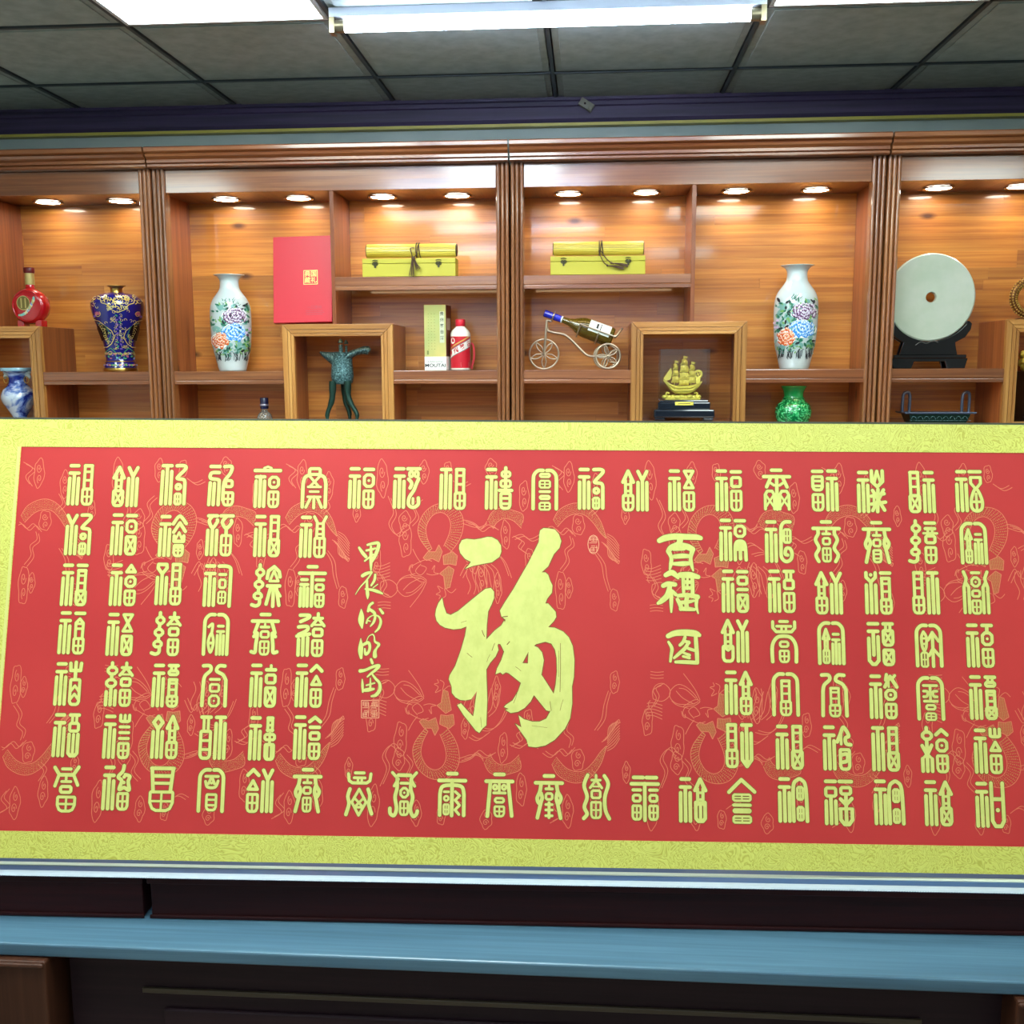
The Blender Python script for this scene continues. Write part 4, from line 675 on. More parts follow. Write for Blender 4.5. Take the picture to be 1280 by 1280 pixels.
body([A(*p) for p in [(1045, 640), (1080, 580), (1150, 552), (1230, 570), (1300, 600), (1300, 660)]], [A(*p) for p in [(1085, 705), (1110, 660), (1160, 630), (1220, 640), (1255, 665), (1290, 700)]], 30, 7)
body([Bc(*p) for p in [(300, 640), (340, 570), (420, 525), (500, 520), (580, 565), (645, 650), (688, 775)]], [Bc(*p) for p in [(330, 690), (395, 622), (465, 594), (530, 605), (590, 660), (640, 730), (684, 775)]], 44, 6)
def hatch(poly, step=1.3):
    ys_ = [p[1] for p in poly]; y = min(ys_) + .4; lines.append(poly + [poly[0]])
    while y < max(ys_):
        xs = []
        for i in range(len(poly)):
            (x0, y0), (x1, y1) = poly[i - 1], poly[i]
            if (y0 <= y < y1) or (y1 <= y < y0): xs.append(x0 + (y - y0) / (y1 - y0) * (x1 - x0))
        xs.sort()
        for a, c in zip(xs[::2], xs[1::2]):
            x = a + .3
            while x < c - .6: dashes.append(((x, y), (x + .9, y + .3))); x += 1.45
        y += step
for poly in ([(575, 915), (610, 870), (665, 870), (690, 820), (715, 870), (690, 945), (640, 920), (600, 935)], [(720, 900), (790, 870), (825, 900), (815, 970), (770, 960), (725, 965)], [(695, 1030), (760, 975), (800, 1000), (770, 1130), (735, 1140), (725, 1050)]): hatch([A(*p) for p in poly])
def L(fn, *pts, sm=True): lines.append(catmull([fn(*p) for p in pts], 4) if sm else [fn(*p) for p in pts])
# head, whiskers, horns, claws
L(A, (640, 940), (590, 930), (520, 960), (480, 990), (500, 1040), (560, 1050), (600, 1080), (560, 1090), (480, 1040)); L(A, (560, 960), (520, 1010), (560, 1040), (600, 990), (560, 970)); L(A, (590, 1080), (540, 1060), (440, 1060), (390, 1100), (390, 1150), (440, 1195), (500, 1180), (560, 1130), (585, 1090)); L(A, (560, 1060), (480, 1100), (430, 1150)); L(A, (570, 1100), (500, 1160), (450, 1170)); L(A, (400, 1080), (440, 1050), (520, 1030)); L(A, (600, 1090), (560, 1170), (480, 1275)); L(A, (640, 1000), (660, 970), (655, 1020), (690, 1030), (640, 1040), (600, 1030)); L(A, (500, 850), (530, 910), (560, 950)); L(A, (470, 1010), (480, 975), (500, 965), (495, 990)); L(A, (270, 1090), (330, 1075), (380, 1110), (385, 1160), (340, 1200), (290, 1190), (265, 1150), (265, 1110), (270, 1090))
for q_ in range(5): L(A, (225, 970 + q_ * 22), (270, 975 + q_ * 22), (335, 950 + q_ * 24)); 
L(A, (225, 970), (215, 1000), (240, 1030), (235, 1060), (250, 1080)); L(A, (720, 1140), (680, 1120), (700, 1160), (670, 1180), (700, 1190), (690, 1215)); L(A, (740, 1140), (780, 1170), (815, 1140)); L(A, (730, 1140), (740, 1190), (710, 1210))
for q_ in range(3): L(A, (245, 1240 + q_ * 22), (290, 1235 + q_ * 22), (340, 1240 + q_ * 22))
# flames at the tail
for q_ in range(7): L(Bc, (650 + q_ * 12, 800 + q_ * 12), (690 + q_ * 10, 830 + q_ * 14), (700 + q_ * 12, 900 + q_ * 10), (735 + q_ * 8, 935)); L(Bc, (690, 740 + q_ * 14), (740, 770 + q_ * 22), (780, 830 + q_ * 18))
L(Bc, (600, 880), (650, 960), (668, 1060), (700, 1160)); L(Bc, (620, 880), (675, 960), (690, 1060), (715, 1150))
def spiral(cx, cy, rx, ry, turns=1.6, ph=0):
    lines.append([(cx + rx * (1 - t / 22) * math.cos(ph + t / 22 * 2 * PI * turns), cy + ry * (1 - t / 22) * math.sin(ph + t / 22 * 2 * PI * turns)) for t in range(22)])
def cloud(cx, cy, w, h, tail=None):
    out = [(cx + (w / 2 * (1 + .12 * math.sin(5 * t + cx))) * math.cos(t), cy + (h / 2 * (1 + .10 * math.cos(4 * t + cy))) * math.sin(t)) for t in np.linspace(0, 2 * PI, 19)]
    lines.append(catmull(out, 2)); spiral(cx - w * .05, cy - h * .18, w * .26, h * .18, 1.7); spiral(cx + w * .06, cy + h * .2, w * .24, h * .17, 1.5, 2)
    if tail: lines.append(catmull(tail, 5)); lines.append(catmull([(x + 3.5, y + 2.5) for x, y in tail], 5))
cloud(478, 598, 14, 46, [(485, 620), (492, 640), (486, 655), (495, 668), (505, 660)]); cloud(506, 652, 14, 26); cloud(507, 676, 15, 42, [(512, 655), (520, 645), (516, 632), (525, 622)]); cloud(530, 590, 12, 28)
cloud(632, 668, 11, 36, [(582, 652), (592, 655), (600, 662), (610, 656), (620, 660)]); cloud(614, 585, 14, 22); cloud(655, 620, 12, 38, [(640, 672), (652, 668), (662, 674), (675, 668)])
cloud(711, 596, 13, 36, [(700, 610), (694, 600), (702, 590), (690, 582)]); cloud(723, 656, 15, 26, [(716, 668), (708, 660), (700, 666), (690, 658), (680, 663)]); cloud(701, 738, 13, 50, [(700, 712), (708, 700), (706, 688), (714, 680), (712, 670)]); cloud(711, 735, 9, 24); cloud(768, 750, 11, 28)
cloud(602, 722, 14, 40, [(597, 700), (590, 715), (584, 705), (575, 720)]); cloud(622, 735, 10, 36, [(600, 690), (615, 688), (628, 700), (636, 720)])
cloud(470, 700, 12, 34, [(474, 716), (480, 728), (476, 738), (486, 744)]); cloud(560, 588, 10, 22, [(565, 600), (575, 606), (585, 602)]); cloud(662, 700, 11, 30, [(656, 690), (648, 684), (652, 676), (642, 670)]); cloud(745, 610, 12, 34, [(738, 622), (744, 634), (736, 642)]); cloud(446, 640, 9, 24); cloud(585, 690, 9, 24, [(590, 680), (600, 676), (612, 684)])
for q_ in range(5): L(A, (860, 640 + q_ * 6), (900, 645 + q_ * 8), (950, 665 + q_ * 7), (1000, 700 - q_ * 3), (1040, 650 + q_ * 4)) if q_ in (0, 4) else None
for q_ in range(4): L(A, (900 + q_ * 40, 980 - q_ * 12), (890 + q_ * 44, 1040), (920 + q_ * 40, 1120), (900 + q_ * 44, 1180))
for q_ in range(4): L(A, (960 + q_ * 36, 960), (1010 + q_ * 36, 1010), (1030 + q_ * 34, 1090), (1050 + q_ * 30, 1160))
DSH = (-3, -2, -1, 0, 1, 2); DU = .473; VM = .2660
TL = [[uvp(*p) for p in l] for l in lines]; TD = [(uvp(*a), uvp(*c)) for a, c in dashes]
def inr(u, v): return R0 + .004 < u < R1 - .004 and RT + .006 < v < RB - .006
for flip in (0, 1):
    for k in range(-2, 4):
        li = Ink(); di = Ink(); f = (lambda p: (p[0] + (k - 0) * DU, p[1])) if not flip else (lambda p: (p[0] + k * DU, 2 * VM - p[1]))
        for l in TL:
            run = []
            for p in [f(q_) for q_ in l]:
                if inr(*p): run.append(p)
                else:
                    if len(run) > 1: li.thin(run, .00115)
                    run = []
            if len(run) > 1: li.thin(run, .00115)
        for a, c in TD:
            a, c = f(a), f(c)
            if inr(*a) and inr(*c): di.thin([a, c], .0014, .00006)
        if li.mb.v: tag(li.build('dragon_outline', [line_m, line_m]), kind='stuff')
        if di.mb.v: tag(di.build('dragon_scales', [scale_m, scale_m]), kind='stuff')
# ================================================================ desk, plinth boxes and mat under the scroll
ZL, ZR_ = 0.690, 0.7675
desk = thing('desk', 'dark wooden desk with overhanging glossy top, under the propped scroll', 'desk', (-.1, 1.5, 0))
b = MB(); b.box(-2.1, 1.9, 1.502, 2.35, ZL - .022, ZL); b.build('desktop', M['desk_top'], desk, .003)
b = MB(); b.box(-.86, .66, 1.545, 1.565, .05, ZL - .022); b.build('front_panel', M['desk_wood'], desk)
for a, c in ((-2.08, -.872), (.652, 1.88)):
    b = MB(); b.box(a, c, 1.490, 1.60, .0, ZL - .024); b.box(a, c, 1.482, 1.49, ZL - .032, ZL - .024); b.build('pedestal', M['pier_wood'], desk, .004)
inl = mat('panel_moulding', srgb(62, 52, 38), 0.35)
b = MB()
def fr(x0, x1, z0, z1, y, w, d):
    b.box(x0, x1, y - d, y, z1 - w, z1); b.box(x0, x1, y - d, y, z0, z0 + w); b.box(x0, x0 + w, y - d, y, z0 + w, z1 - w); b.box(x1 - w, x1, y - d, y, z0 + w, z1 - w)
b.box(-.735, .53, 1.5389, 1.5449, .587, .596); b.box(-.735, .53, 1.5389, 1.5449, .16, .169); b.build('panel_moulding', inl, desk, .0015)
b = MB(); b.box(-.70, .50, 1.538, 1.5449, .20, .56); b.build('raised_panel', M['desk_wood'], desk, .003)
b = MB(); b.box(-2.05, 1.85, 2.28, 2.30, .0, ZL - .022); b.build('back_panel', M['desk_wood'], desk)
# two low dark boxes standing on the desk, slightly turned
ang = math.atan2(.0508, 1.7026)
Tm = Matrix.Translation((-.743, 1.5875, ZL)) @ Matrix.Rotation(ang, 4, 'Z')
for x0, x1, lb in ((-1.05, -.003, 'long low dark wooden riser box at left of the gap, under the scroll'), (.003, 2.3, 'long low dark wooden riser box right of the gap, carrying the scroll')):
    c = Tm @ Vector(((x0 + x1) / 2, .15, 0)); t = thing('riser_box', lb, 'box', c, 'riser boxes under the scroll')
    b = MB(); b.box(x0 + .004, x1 - .004, .006, .40, .0012, .064, 0, Tm); b.build('body', M['dark_wood'], t, .002)
    b = MB(); b.box(x0, x1, 0, .40, .064, .0765, 0, Tm); b.build('lid', M['dark_wood'], t, .002)
    b = MB(); b.box(x0 + .002, x1 - .002, .002, .006, .0012, .007, 0, Tm); b.build('foot_moulding', M['dark_wood'], t, .001)
tm = thing('table_mat', 'thin pale blue mat with white beaded edge between scroll and dark boxes', 'mat', Tm @ Vector((.6, .0, .0768)))
blue_m = mat('slate_blue_cloth', srgb(57, 81, 115), 0.5, coat=.3); whm = mat('white_trim', srgb(156, 165, 173), 0.5); bead_m = mat('dark_blue_bead', srgb(23, 27, 57), 0.35)
b = MB(); b.box(-1.04, 2.28, .006, .38, .0768, .0788, 0, Tm); b.build('cloth', blue_m, tm)
b = MB(); b.prism([(-.004, .0768), (-.006, .0785), (-.003, .0805), (.006, .0812), (.010, .0805), (.010, .0788), (.006, .0788), (.006, .0768)], lambda p, q, w: tuple(Tm @ Vector((-1.04 + w, p, q))), 3.32); b.build('white_edge', whm, tm)
b = MB(); b.prism([(.030, .0788), (.030, .0803), (.040, .0803), (.040, .0788)], lambda p, q, w: tuple(Tm @ Vector((-1.04 + w, p, q))), 3.32); b.build('pale_line', mat('cream_trim', srgb(200, 206, 186), 0.5), tm)
b = MB(); x = -1.035
while x < 2.27: b.ball(tuple(Tm @ Vector((x, -.0055, .0778))), .0013, 0, 6, 4); x += .0042
tag(b.build('bead_row', bead_m, tm), kind='stuff')
# easel-like prop behind the scroll
pr = thing('scroll_prop', 'dark wooden prop frame hidden behind the leaning scroll', 'stand', sp(.78, GB, -.1))
for u in (.2, .8, 1.4):
    top = sp(u, .05, -.026); foot = sp(u, .62, -.016); foot = Vector((top[0], top[1] + .22, .7685 if False else ZL + .0768 + .004))
    b = MB(); b.tube([tuple(top), tuple(foot)], .008, 8); b.build('leg', M['dark_wood'], pr)
b = MB(); b.tube([tuple(sp(.1, .05, -.042)), tuple(sp(1.5, .05, -.042))], .008, 8); b.build('crossbar', M['dark_wood'], pr)
# ================================================================ things on the shelves
Z_MID += .0008; Z_CUB += .0008; Z_UP += .0008; Z_LOW += .0008
YO = 3.78; U = MP(YO)                                  # U = metres per photo pixel at that depth
porc = mat('white_porcelain', srgb(196, 207, 205), 0.12, coat=0.8)
brass = mat('brass', srgb(196, 160, 80), 0.28, metal=1.0); gilt = mat('bright_gilt', srgb(240, 222, 96), 0.4, metal=0.1)
def flatc(n, r, g, b_, ro=.35): return mat(n, srgb(r, g, b_), ro)
class Surf:
    """paint on a turned surface: points given as (pixels right of the axis, pixels above the base)"""
    def __init__(s, prof, c): s.p = sorted((z, r) for r, z in prof); s.c = c; s.mb = MB(); s.k = 0
    def rad(s, z): return float(np.interp(z, [a for a, _ in s.p], [b_ for _, b_ in s.p]))
    def pt(s, x, z, e): zz = z * U; r = s.rad(zz); th = math.asin(max(-.985, min(.985, x * U / max(r, 1e-4)))) - math.atan2(s.c[0], s.c[1]); r += e; return (s.c[0] + r * math.sin(th), s.c[1] - r * math.cos(th), s.c[2] + zz)
    def lay(s): s.k += 1; return .00035 + s.k * 2.5e-6
    def blob(s, x, z, a, b_, rot=0, mi=0, n=9, jag=0):
        e = s.lay(); co, si = math.cos(rot), math.sin(rot); P = []
        for i in range(n):
            t = 2 * PI * i / n; q = 1 + (jag * math.sin(3 * t + x) if jag else 0); px, pz = a * q * math.cos(t), b_ * q * math.sin(t)
            P.append(s.pt(x + px * co - pz * si, z + px * si + pz * co, e))
        s.mb.add([s.pt(x, z, e + .0001)] + P, [(0, 1 + i, 1 + (i + 1) % n) for i in range(n)], mi)
    def line(s, pts, w, mi=0):
        for a, b_ in zip(pts, pts[1:]):
            dx, dz = b_[0] - a[0], b_[1] - a[1]; L_ = math.hypot(dx, dz) or 1; nx, nz = -dz / L_ * w / 2, dx / L_ * w / 2; e = s.lay()
            s.mb.add([s.pt(a[0] + nx, a[1] + nz, e), s.pt(b_[0] + nx, b_[1] + nz, e), s.pt(b_[0] - nx, b_[1] - nz, e), s.pt(a[0] - nx, a[1] - nz, e)], [(0, 1, 2, 3)], mi)
def pxprof(pairs): return [(r * U, z * U) for r, z in pairs]
def smooth_prof(pairs, n=4): return [(max(a, .02), c) for a, c in catmull(pairs, n)]
# ---- peony vases
PM = [flatc('green_enamel', 34, 110, 84), flatc('pale_green_enamel', 120, 170, 92), flatc('teal_wash', 120, 168, 158), flatc('black_line_enamel', 26, 34, 40), flatc('blue_enamel', 44, 132, 214), flatc('pale_blue_enamel', 176, 216, 246),
      flatc('orange_enamel', 216, 92, 34), flatc('pale_orange_enamel', 246, 178, 132), flatc('plum_enamel', 96, 52, 92), flatc('lilac_enamel', 214, 192, 220), flatc('white_enamel', 240, 244, 240)]
def peony_vase(cx, label, zb, shift, H=118.0):
    k = H / 118.0
    pr = smooth_prof([(15.5, 0), (17, 1.5), (20, 14), (23.5, 30), (25, 48), (25.4, 66), (24.6, 79), (21.5, 88), (16.5, 95), (12.6, 101), (11.6, 107), (12, 112), (15, 116), (19.4, 118)]); pr = pxprof([(r * k, z * k) for r, z in pr])
    inner = [(r - .004, z) for r, z in pr[::-1]][:10]
    p = at(cx, 460, YO); c = (p[0], YO, zb); t = thing('porcelain_vase', label, 'vase', c)
    b = MB(); b.lathe([(.02, 0)] + pr + [(pr[-1][0] - .001, pr[-1][1] + .0012)] + inner + [(.01, inner[-1][1])], c, 48, cap=False); b.build('body', porc, t)
    s = Surf(pr, c); rnd = random.Random(int(cx))
    for i in range(60): s.blob(rnd.uniform(-23, 23), rnd.uniform(22, 80), rnd.uniform(2.5, 5), rnd.uniform(1.5, 3.4), rnd.uniform(0, 3), 2, 8, .2)
    for i in range(120):
        x, z, a = rnd.uniform(-24, 24), rnd.uniform(24, 82), rnd.uniform(0, 3); s.blob(x, z, rnd.uniform(1.6, 3.6), rnd.uniform(.8, 1.6), a, rnd.choice((0, 0, 1, 3)), 7)
        s.line([(x, z), (x + 3 * math.cos(a), z + 3 * math.sin(a))], .35, 3)
    def flower(x, z, w, h, dark, pale):
        s.blob(x, z, w / 2, h / 2, 0, 10, 16, .06)
        for ring, n in ((.8, 13), (.52, 9), (.24, 5)):
            for i in range(n):
                t_ = 2 * PI * i / n + ring * 3 + rnd.uniform(-.16, .16); jr = ring * rnd.uniform(.82, 1.15); px, pz = x + w / 2 * jr * math.cos(t_), z + h / 2 * jr * math.sin(t_)
                ro = t_ + PI / 2 + rnd.uniform(-.5, .5); s.blob(px, pz, w * rnd.uniform(.11, .15), h * rnd.uniform(.08, .12), ro, dark, 9, .2); s.blob(px + .3, pz + .5, w * .10, h * .07, ro, pale, 8, .15); s.blob(px, pz + h * .045, w * .08, h * .035, ro, 10, 7)
    flower(shift[0], 67, 30, 20, 8, 9); flower(shift[1], 47, 30, 22, 4, 5); flower(shift[2], 37.5, 21, 20, 6, 7)
    for i in range(4): s.blob(shift[3] + rnd.uniform(-3, 3), 50 + rnd.uniform(-9, 9), 1.8, 1.6, 0, rnd.choice((8, 9)), 7)
    for i in range(34):
        x = -19 + i * 1.16; z = rnd.uniform(11, 15); 
        if i % 9 < 6: s.line([(x, z), (x + rnd.uniform(-1, 2), z + rnd.uniform(4, 8)), (x + rnd.uniform(-2, 3), z + rnd.uniform(8, 12))], rnd.uniform(.5, 1), 3)
    for i in range(26): x, z = rnd.uniform(-20, 20), rnd.uniform(18, 28); s.blob(x, z, 1.6, .8, rnd.uniform(0, 3), rnd.choice((0, 2, 1)), 6)
    for i in range(14): x, z = rnd.uniform(-9, 12), rnd.uniform(80, 87); s.line([(x, z), (x + rnd.uniform(-2, 2), z + rnd.uniform(1, 3))], .5, rnd.choice((0, 3))); s.blob(x, z, 1.0, .6, 1, 0, 6)
    s.mb.build('painted_peonies', PM, t, fixn=False); return t
peony_vase(291, 'tall white porcelain vase with painted peonies, beside the tall red box', Z_MID, (5, 3, -14, 20))
peony_vase(992.5, 'tall white porcelain vase with painted peonies, above the green vase', Z_MID, (9, 8, -10, -22), 122)
# ---- dark blue enamel vase
enam = mat('cobalt_enamel', srgb(22, 22, 112), 0.16, coat=0.9)
p = at(151, 460, YO); c = (p[0], YO, Z_MID); pr = pxprof(smooth_prof([(19, 0), (20, 1.5), (19.5, 5), (18, 12), (17, 16), (17.6, 26), (20, 38), (24, 51), (29, 66), (31.6, 77), (31.8, 84), (29, 90), (22, 95), (13, 97.5), (8, 98)]))
t = thing('enamel_vase', 'dark blue cloisonne vase with broad shoulders and gold scrollwork', 'vase', c)
b = MB(); b.lathe([(.02, 0)] + pr + [(.02, pr[-1][1])], c, 48, cap=False); b.build('body', enam, t)
b = MB(); b.lathe(pxprof([(7.6, 97.5), (7.4, 99), (7.0, 102), (8, 104.5), (11, 105.8), (11.2, 106.6), (9.5, 106.8), (6.4, 104), (6, 98)]), c, 32, cap=False); b.build('neck', brass, t)
b = MB(); b.lathe(pxprof([(20, 0), (20.6, .4), (20.4, 4), (19.8, 4.6), (19, 4.2), (19, 0)]), c, 40, cap=False); b.lathe(pxprof([(17.6, 11.6), (18.6, 12), (18.4, 13), (17.2, 13.2)]), c, 40, cap=False); b.build('foot_ring', brass, t)
s = Surf(pr, c); rnd = random.Random(3)
for i in range(70):
    x, z = rnd.uniform(-28, 28), rnd.uniform(18, 94)
    if abs(x) < 16 + (z > 60) * 12: s.line([(x + 2.2 * (1 - j / 12) * math.cos(i + j * .5), z + 2.2 * (1 - j / 12) * math.sin(i + j * .5)) for j in range(10)], .55, 0)
def vol(x, z, r, d, ph, mi=0, w=.7): s.line([(x + r * (1 - i / 14) * math.cos(ph + d * i * .5), z + r * (1 - i / 14) * math.sin(ph + d * i * .5)) for i in range(12)], w, mi)
for i in range(14): x = -30 + i * 4.6; vol(x, 88 + 2 * math.sin(i), 3.0, 1 if i % 2 else -1, i, 0, .9)
s.line([(-19, 90), (-18, 84), (-12, 82), (-8, 76), (0, 72), (9, 76), (13, 82), (19, 84), (20, 90)], .9, 0)
for i in range(22): x, z = rnd.uniform(-14, 15), rnd.uniform(77, 93); vol(x, z, 2.4, rnd.choice((-1, 1)), rnd.uniform(0, 6), rnd.choice((0, 0, 5)), .9)
for sx in (-1, 1):
    s.line([(sx * 30, 64), (sx * 22, 62), (sx * 8, 50), (sx * 5, 42), (sx * 9, 34), (sx * 14, 30), (sx * 18, 30)], .9, 0); s.line([(sx * 21, 40), (sx * 13, 36), (sx * 9, 44), (sx * 14, 55), (sx * 24, 60)], .6, 1)
    s.blob(sx * 20, 48, 8, 10, 0, 2, 12); vol(sx * 23, 70, 4, sx, 1); s.blob(sx * 23, 71, 3.4, 2.2, 0, 3, 8, .2); s.blob(sx * 26, 68, 2, 1.4, 0, 4, 8)
    for i in range(9): vol(sx * (12 + i), 36 + i * 2.6, 2.2, 1, i, 0, .5)
    s.line([(sx * 17, 16), (sx * 16, 24), (sx * 10, 29), (sx * 5, 24), (sx * 4, 15)], .8, 1)
for i in range(16): z = 28 + i * 2.7; s.blob((-1) ** i * 1.8, z, 1.8, .9, i, rnd.choice((1, 4, 5)), 7); vol((-1) ** (i + 1) * 3.4, z, 2, (-1) ** i, i, 0, .5)
for i in range(16): s.blob(-17 + i * 2.3, 19 + 3 * math.sin(i * 1.7), 1.5, 1, i, rnd.choice((3, 4, 6, 1)), 7); vol(-17 + i * 2.3, 22, 1.6, 1, i, 0, .5)
for i in range(13): s.blob(-18 + i * 3, 8, 1.1, 1.2, 0, rnd.choice((3, 1, 6, 4)), 7); vol(-17 + i * 3, 8, 1.5, 1, i, 0, .5)
s.mb.build('scrollwork', [mat('gold_wire', srgb(232, 204, 110), .3, metal=.3), flatc('enamel_green', 60, 150, 90), flatc('enamel_black', 12, 14, 22, .15), flatc('enamel_rose', 190, 96, 120), flatc('enamel_violet', 120, 80, 180), flatc('enamel_cream', 214, 206, 150), flatc('enamel_sky', 120, 160, 220)], t, fixn=False)
# ---- small blue and white vase in the far left cubby
p = at(23.5, 500, 3.76); c = (p[0], 3.76, 1.4228); k = 1.0
pr = pxprof(smooth_prof([(11, 0), (8.6, 2.5), (8.8, 5), (14, 14), (19.4, 23), (20.8, 30), (18, 38), (13, 43), (10.4, 48), (10.2, 54), (13, 60), (18.5, 63.5), (19.2, 66)]))
bw = mat('blue_white_glaze', srgb(206, 220, 236), 0.12, coat=.8); n_ = noise_tex(bw, 9, 4, .55, (1, 1, 1.6), False, .8); r = ramp(bw, [(.44, srgb(214, 226, 240)), (.50, srgb(110, 140, 206)), (.56, srgb(26, 44, 132)), (.8, srgb(18, 26, 92))])
LK(bw, n_.outputs['Fac'], r.inputs[0]); LK(bw, r.outputs[0], bw.node_tree.nodes['Principled BSDF'].inputs['Base Color'])
t = thing('small_vase', 'small blue and white vase with gold ring handles, in the far left square niche', 'vase', c)
b = MB(); b.lathe([(.01, 0)] + pr + [(pr[-1][0] - .004, pr[-1][1]), (.02, pr[-1][1] - .03)], c, 40, cap=False); b.build('body', bw, t)
b = MB(); b.lathe(pxprof([(19, 62), (19.6, 63.5), (19.6, 66), (18.2, 66.4), (17, 65)]), c, 40, cap=False); b.build('rim', mat('pale_turquoise_glaze', srgb(150, 196, 216), .15, coat=.7), t)
for sx in (-1, 1):
    x0 = c[0] + sx * 13.5 * U; zz = c[2] + 55 * U
    b = MB(); b.ball((x0, c[1], zz + .008), (.011, .009, .013)); b.ball((x0 + sx * .008, c[1], zz + .016), (.007, .006, .007)); b.ball((x0 + sx * .008, c[1], zz), (.006, .006, .009)); b.build('handle', porc, t)
    b = MB(); b.tube([(x0 + .009 * math.cos(a), c[1] - .008, zz - .012 + .012 * math.sin(a)) for a in np.linspace(0, 2 * PI, 17)[:-1]], .0017, 6, 0, True); b.build('ring', brass, t)
# ---- red moon flask
redg = mat('red_lacquer_bottle', srgb(176, 16, 24), 0.18, coat=.9); drk = mat('dark_red_cap', srgb(96, 12, 16), .3); goldc = mat('dull_gold_band', srgb(196, 176, 110), .35, metal=.5)
Yq = 3.74; p = at(39, 379, Yq); q = MP(Yq); c = (p[0], Yq, Z_CUB); t = thing('round_bottle', 'round flat red bottle with gold neck band and dark red cap', 'bottle', c); cz = c[2] + 26 * q
T0 = Matrix.Translation((c[0], c[1], 0)) @ Matrix.Rotation(math.radians(-3), 4, 'Z')
def disc(prof, cx_, cz_, seg=44):
    return [[tuple(T0 @ Vector((cx_ + r * math.cos(2 * PI * k / seg), y, cz_ + r * math.sin(2 * PI * k / seg)))) for k in range(seg)] for r, y in prof]
R_ = 22.5 * q
b = MB(); b.rings(disc([(.2 * R_, -.030), (.78 * R_, -.0305), (.9 * R_, -.027), (.97 * R_, -.019), (R_, 0), (.97 * R_, .019), (.9 * R_, .027), (.2 * R_, .030)], 0, cz)); b.build('body', redg, t)
b = MB(); b.rings(disc([(.80 * R_, -.0300), (.82 * R_, -.0325), (.86 * R_, -.0325), (.88 * R_, -.0290)], 0, cz), cap=False); b.build('raised_rim', redg, t)
b = MB(); b.lathe([(.020, cz + R_ * .9), (.015, cz + R_ + .006), (.0145, cz + R_ + .016)], (c[0], c[1], 0), 24); b.build('neck', redg, t)
b = MB(); b.lathe([(.0165, cz + R_ + .012), (.0175, cz + R_ + .018), (.0165, cz + R_ + .05), (.017, cz + R_ + .054)], (c[0], c[1], 0), 24); b.build('neck_band', goldc, t)
b = MB(); b.lathe([(.0185, cz + R_ + .053), (.0195, cz + R_ + .060), (.0195, cz + R_ + .071), (.018, cz + R_ + .074)], (c[0], c[1], 0), 24); b.build('cap', drk, t)
b = MB()
for sx in (-1, 1): b.box(sx * .035 - .012, sx * .035 + .012, -.02, .02, Z_CUB + .0, cz - R_ * .78, 0, T0)
b.build('foot', redg, t, .002)
lab = MB(); e = -.0312
def dsk(x, z, r1, mi, e_, n=24): lab.add([tuple(T0 @ Vector((x + r1 * math.cos(2 * PI * k / n), e_, z + r1 * math.sin(2 * PI * k / n)))) for k in range(n)], [tuple(range(n))], mi)
dsk(-.012, cz + .010, .026, 1, e); dsk(-.012, cz + .010, .0235, 0, e - .0002)
for x in (-.022, -.006): lab.add([tuple(T0 @ Vector(v)) for v in ((x, e - .0004, cz - .008), (x + .005, e - .0004, cz - .008), (x + .005, e - .0004, cz + .028), (x, e - .0004, cz + .028))], [(0, 1, 2, 3)], 1)
rnd = random.Random(9)
for i in range(26):
    f = i / 25; x = -.03 + .062 * f; z = cz - .034 + .06 * f ** 2.2; lab.add([tuple(T0 @ Vector((x + rnd.uniform(-.002, .002) + .005 * math.cos(a), e - .0006 - i * 1e-5, z + .004 * math.sin(a) * (1 + f)))) for a in np.linspace(0, 5.2, 6)], [tuple(range(6))], rnd.choice((2, 3, 4, 1)))
lab.build('label_medallion', [flatc('olive_medallion', 110, 96, 40), goldc, flatc('pale_teal_print', 130, 196, 180), flatc('pale_blue_print', 110, 140, 210), flatc('cream_print', 226, 214, 170)], t, fixn=False)
# ---- text helper (Blender's own font, turned into a mesh)
def text(body, size, T, m, parent, name='lettering', bold=0.0, align='CENTER', sx=1.0):
    cu = bpy.data.curves.new(name, 'FONT'); cu.body = body; cu.size = size; cu.align_x = align; cu.align_y = 'CENTER'; cu.offset = bold; cu.extrude = 0.0
    o = bpy.data.objects.new(name, cu); COL.objects.link(o)
    dg = bpy.context.evaluated_depsgraph_get(); me = bpy.data.meshes.new_from_object(o.evaluated_get(dg)); bpy.data.objects.remove(o)
    me.transform(Matrix.Translation(-parent_loc(parent)) @ T @ Matrix.Scale(sx, 4, (1, 0, 0))); me.materials.clear(); me.materials.append(m)
    r_ = bpy.data.objects.new(name, me); COL.objects.link(r_); r_.parent = parent; return r_
FRONT = Matrix.Rotation(PI / 2, 4, 'X')          # text facing -Y
gfoil = mat('gold_foil', srgb(238, 208, 120), .4, metal=.3)
# ---- tall red gift box leaning on the divider
Yb = 3.655; q = MP(Yb + .03); bl = at(340, 404, Yb); br = at(417.5, 403, Yb); tl = at(343, 297, Yb + .05); tr = at(411, 295, Yb + .05)
W_ = .213; Hb = .308; t = thing('gift_box', 'tall flat bright red box with gold square emblem, leaning in second bay', 'box', ((bl[0] + br[0]) / 2, Yb + .03, Z_CUB))
Tb = Matrix.Translation((bl[0] + .001, Yb + .014, Z_CUB + .0052)) @ Matrix.Rotation(math.radians(-1.0), 4, 'Y') @ Matrix.Rotation(math.radians(-9), 4, 'X')
redb = mat('bright_red_card', srgb(196, 30, 46), .42); b = MB(); b.box(0, W_, 0, .028, 0, Hb, 0, Tb); b.build('box_body', redb, t, .0015)
b = MB(); b.box(.003, W_ - .003, .028, .030, .003, Hb - .003, 0, Tb); b.build('lining', flatc('dark_red_lining', 120, 16, 26), t)
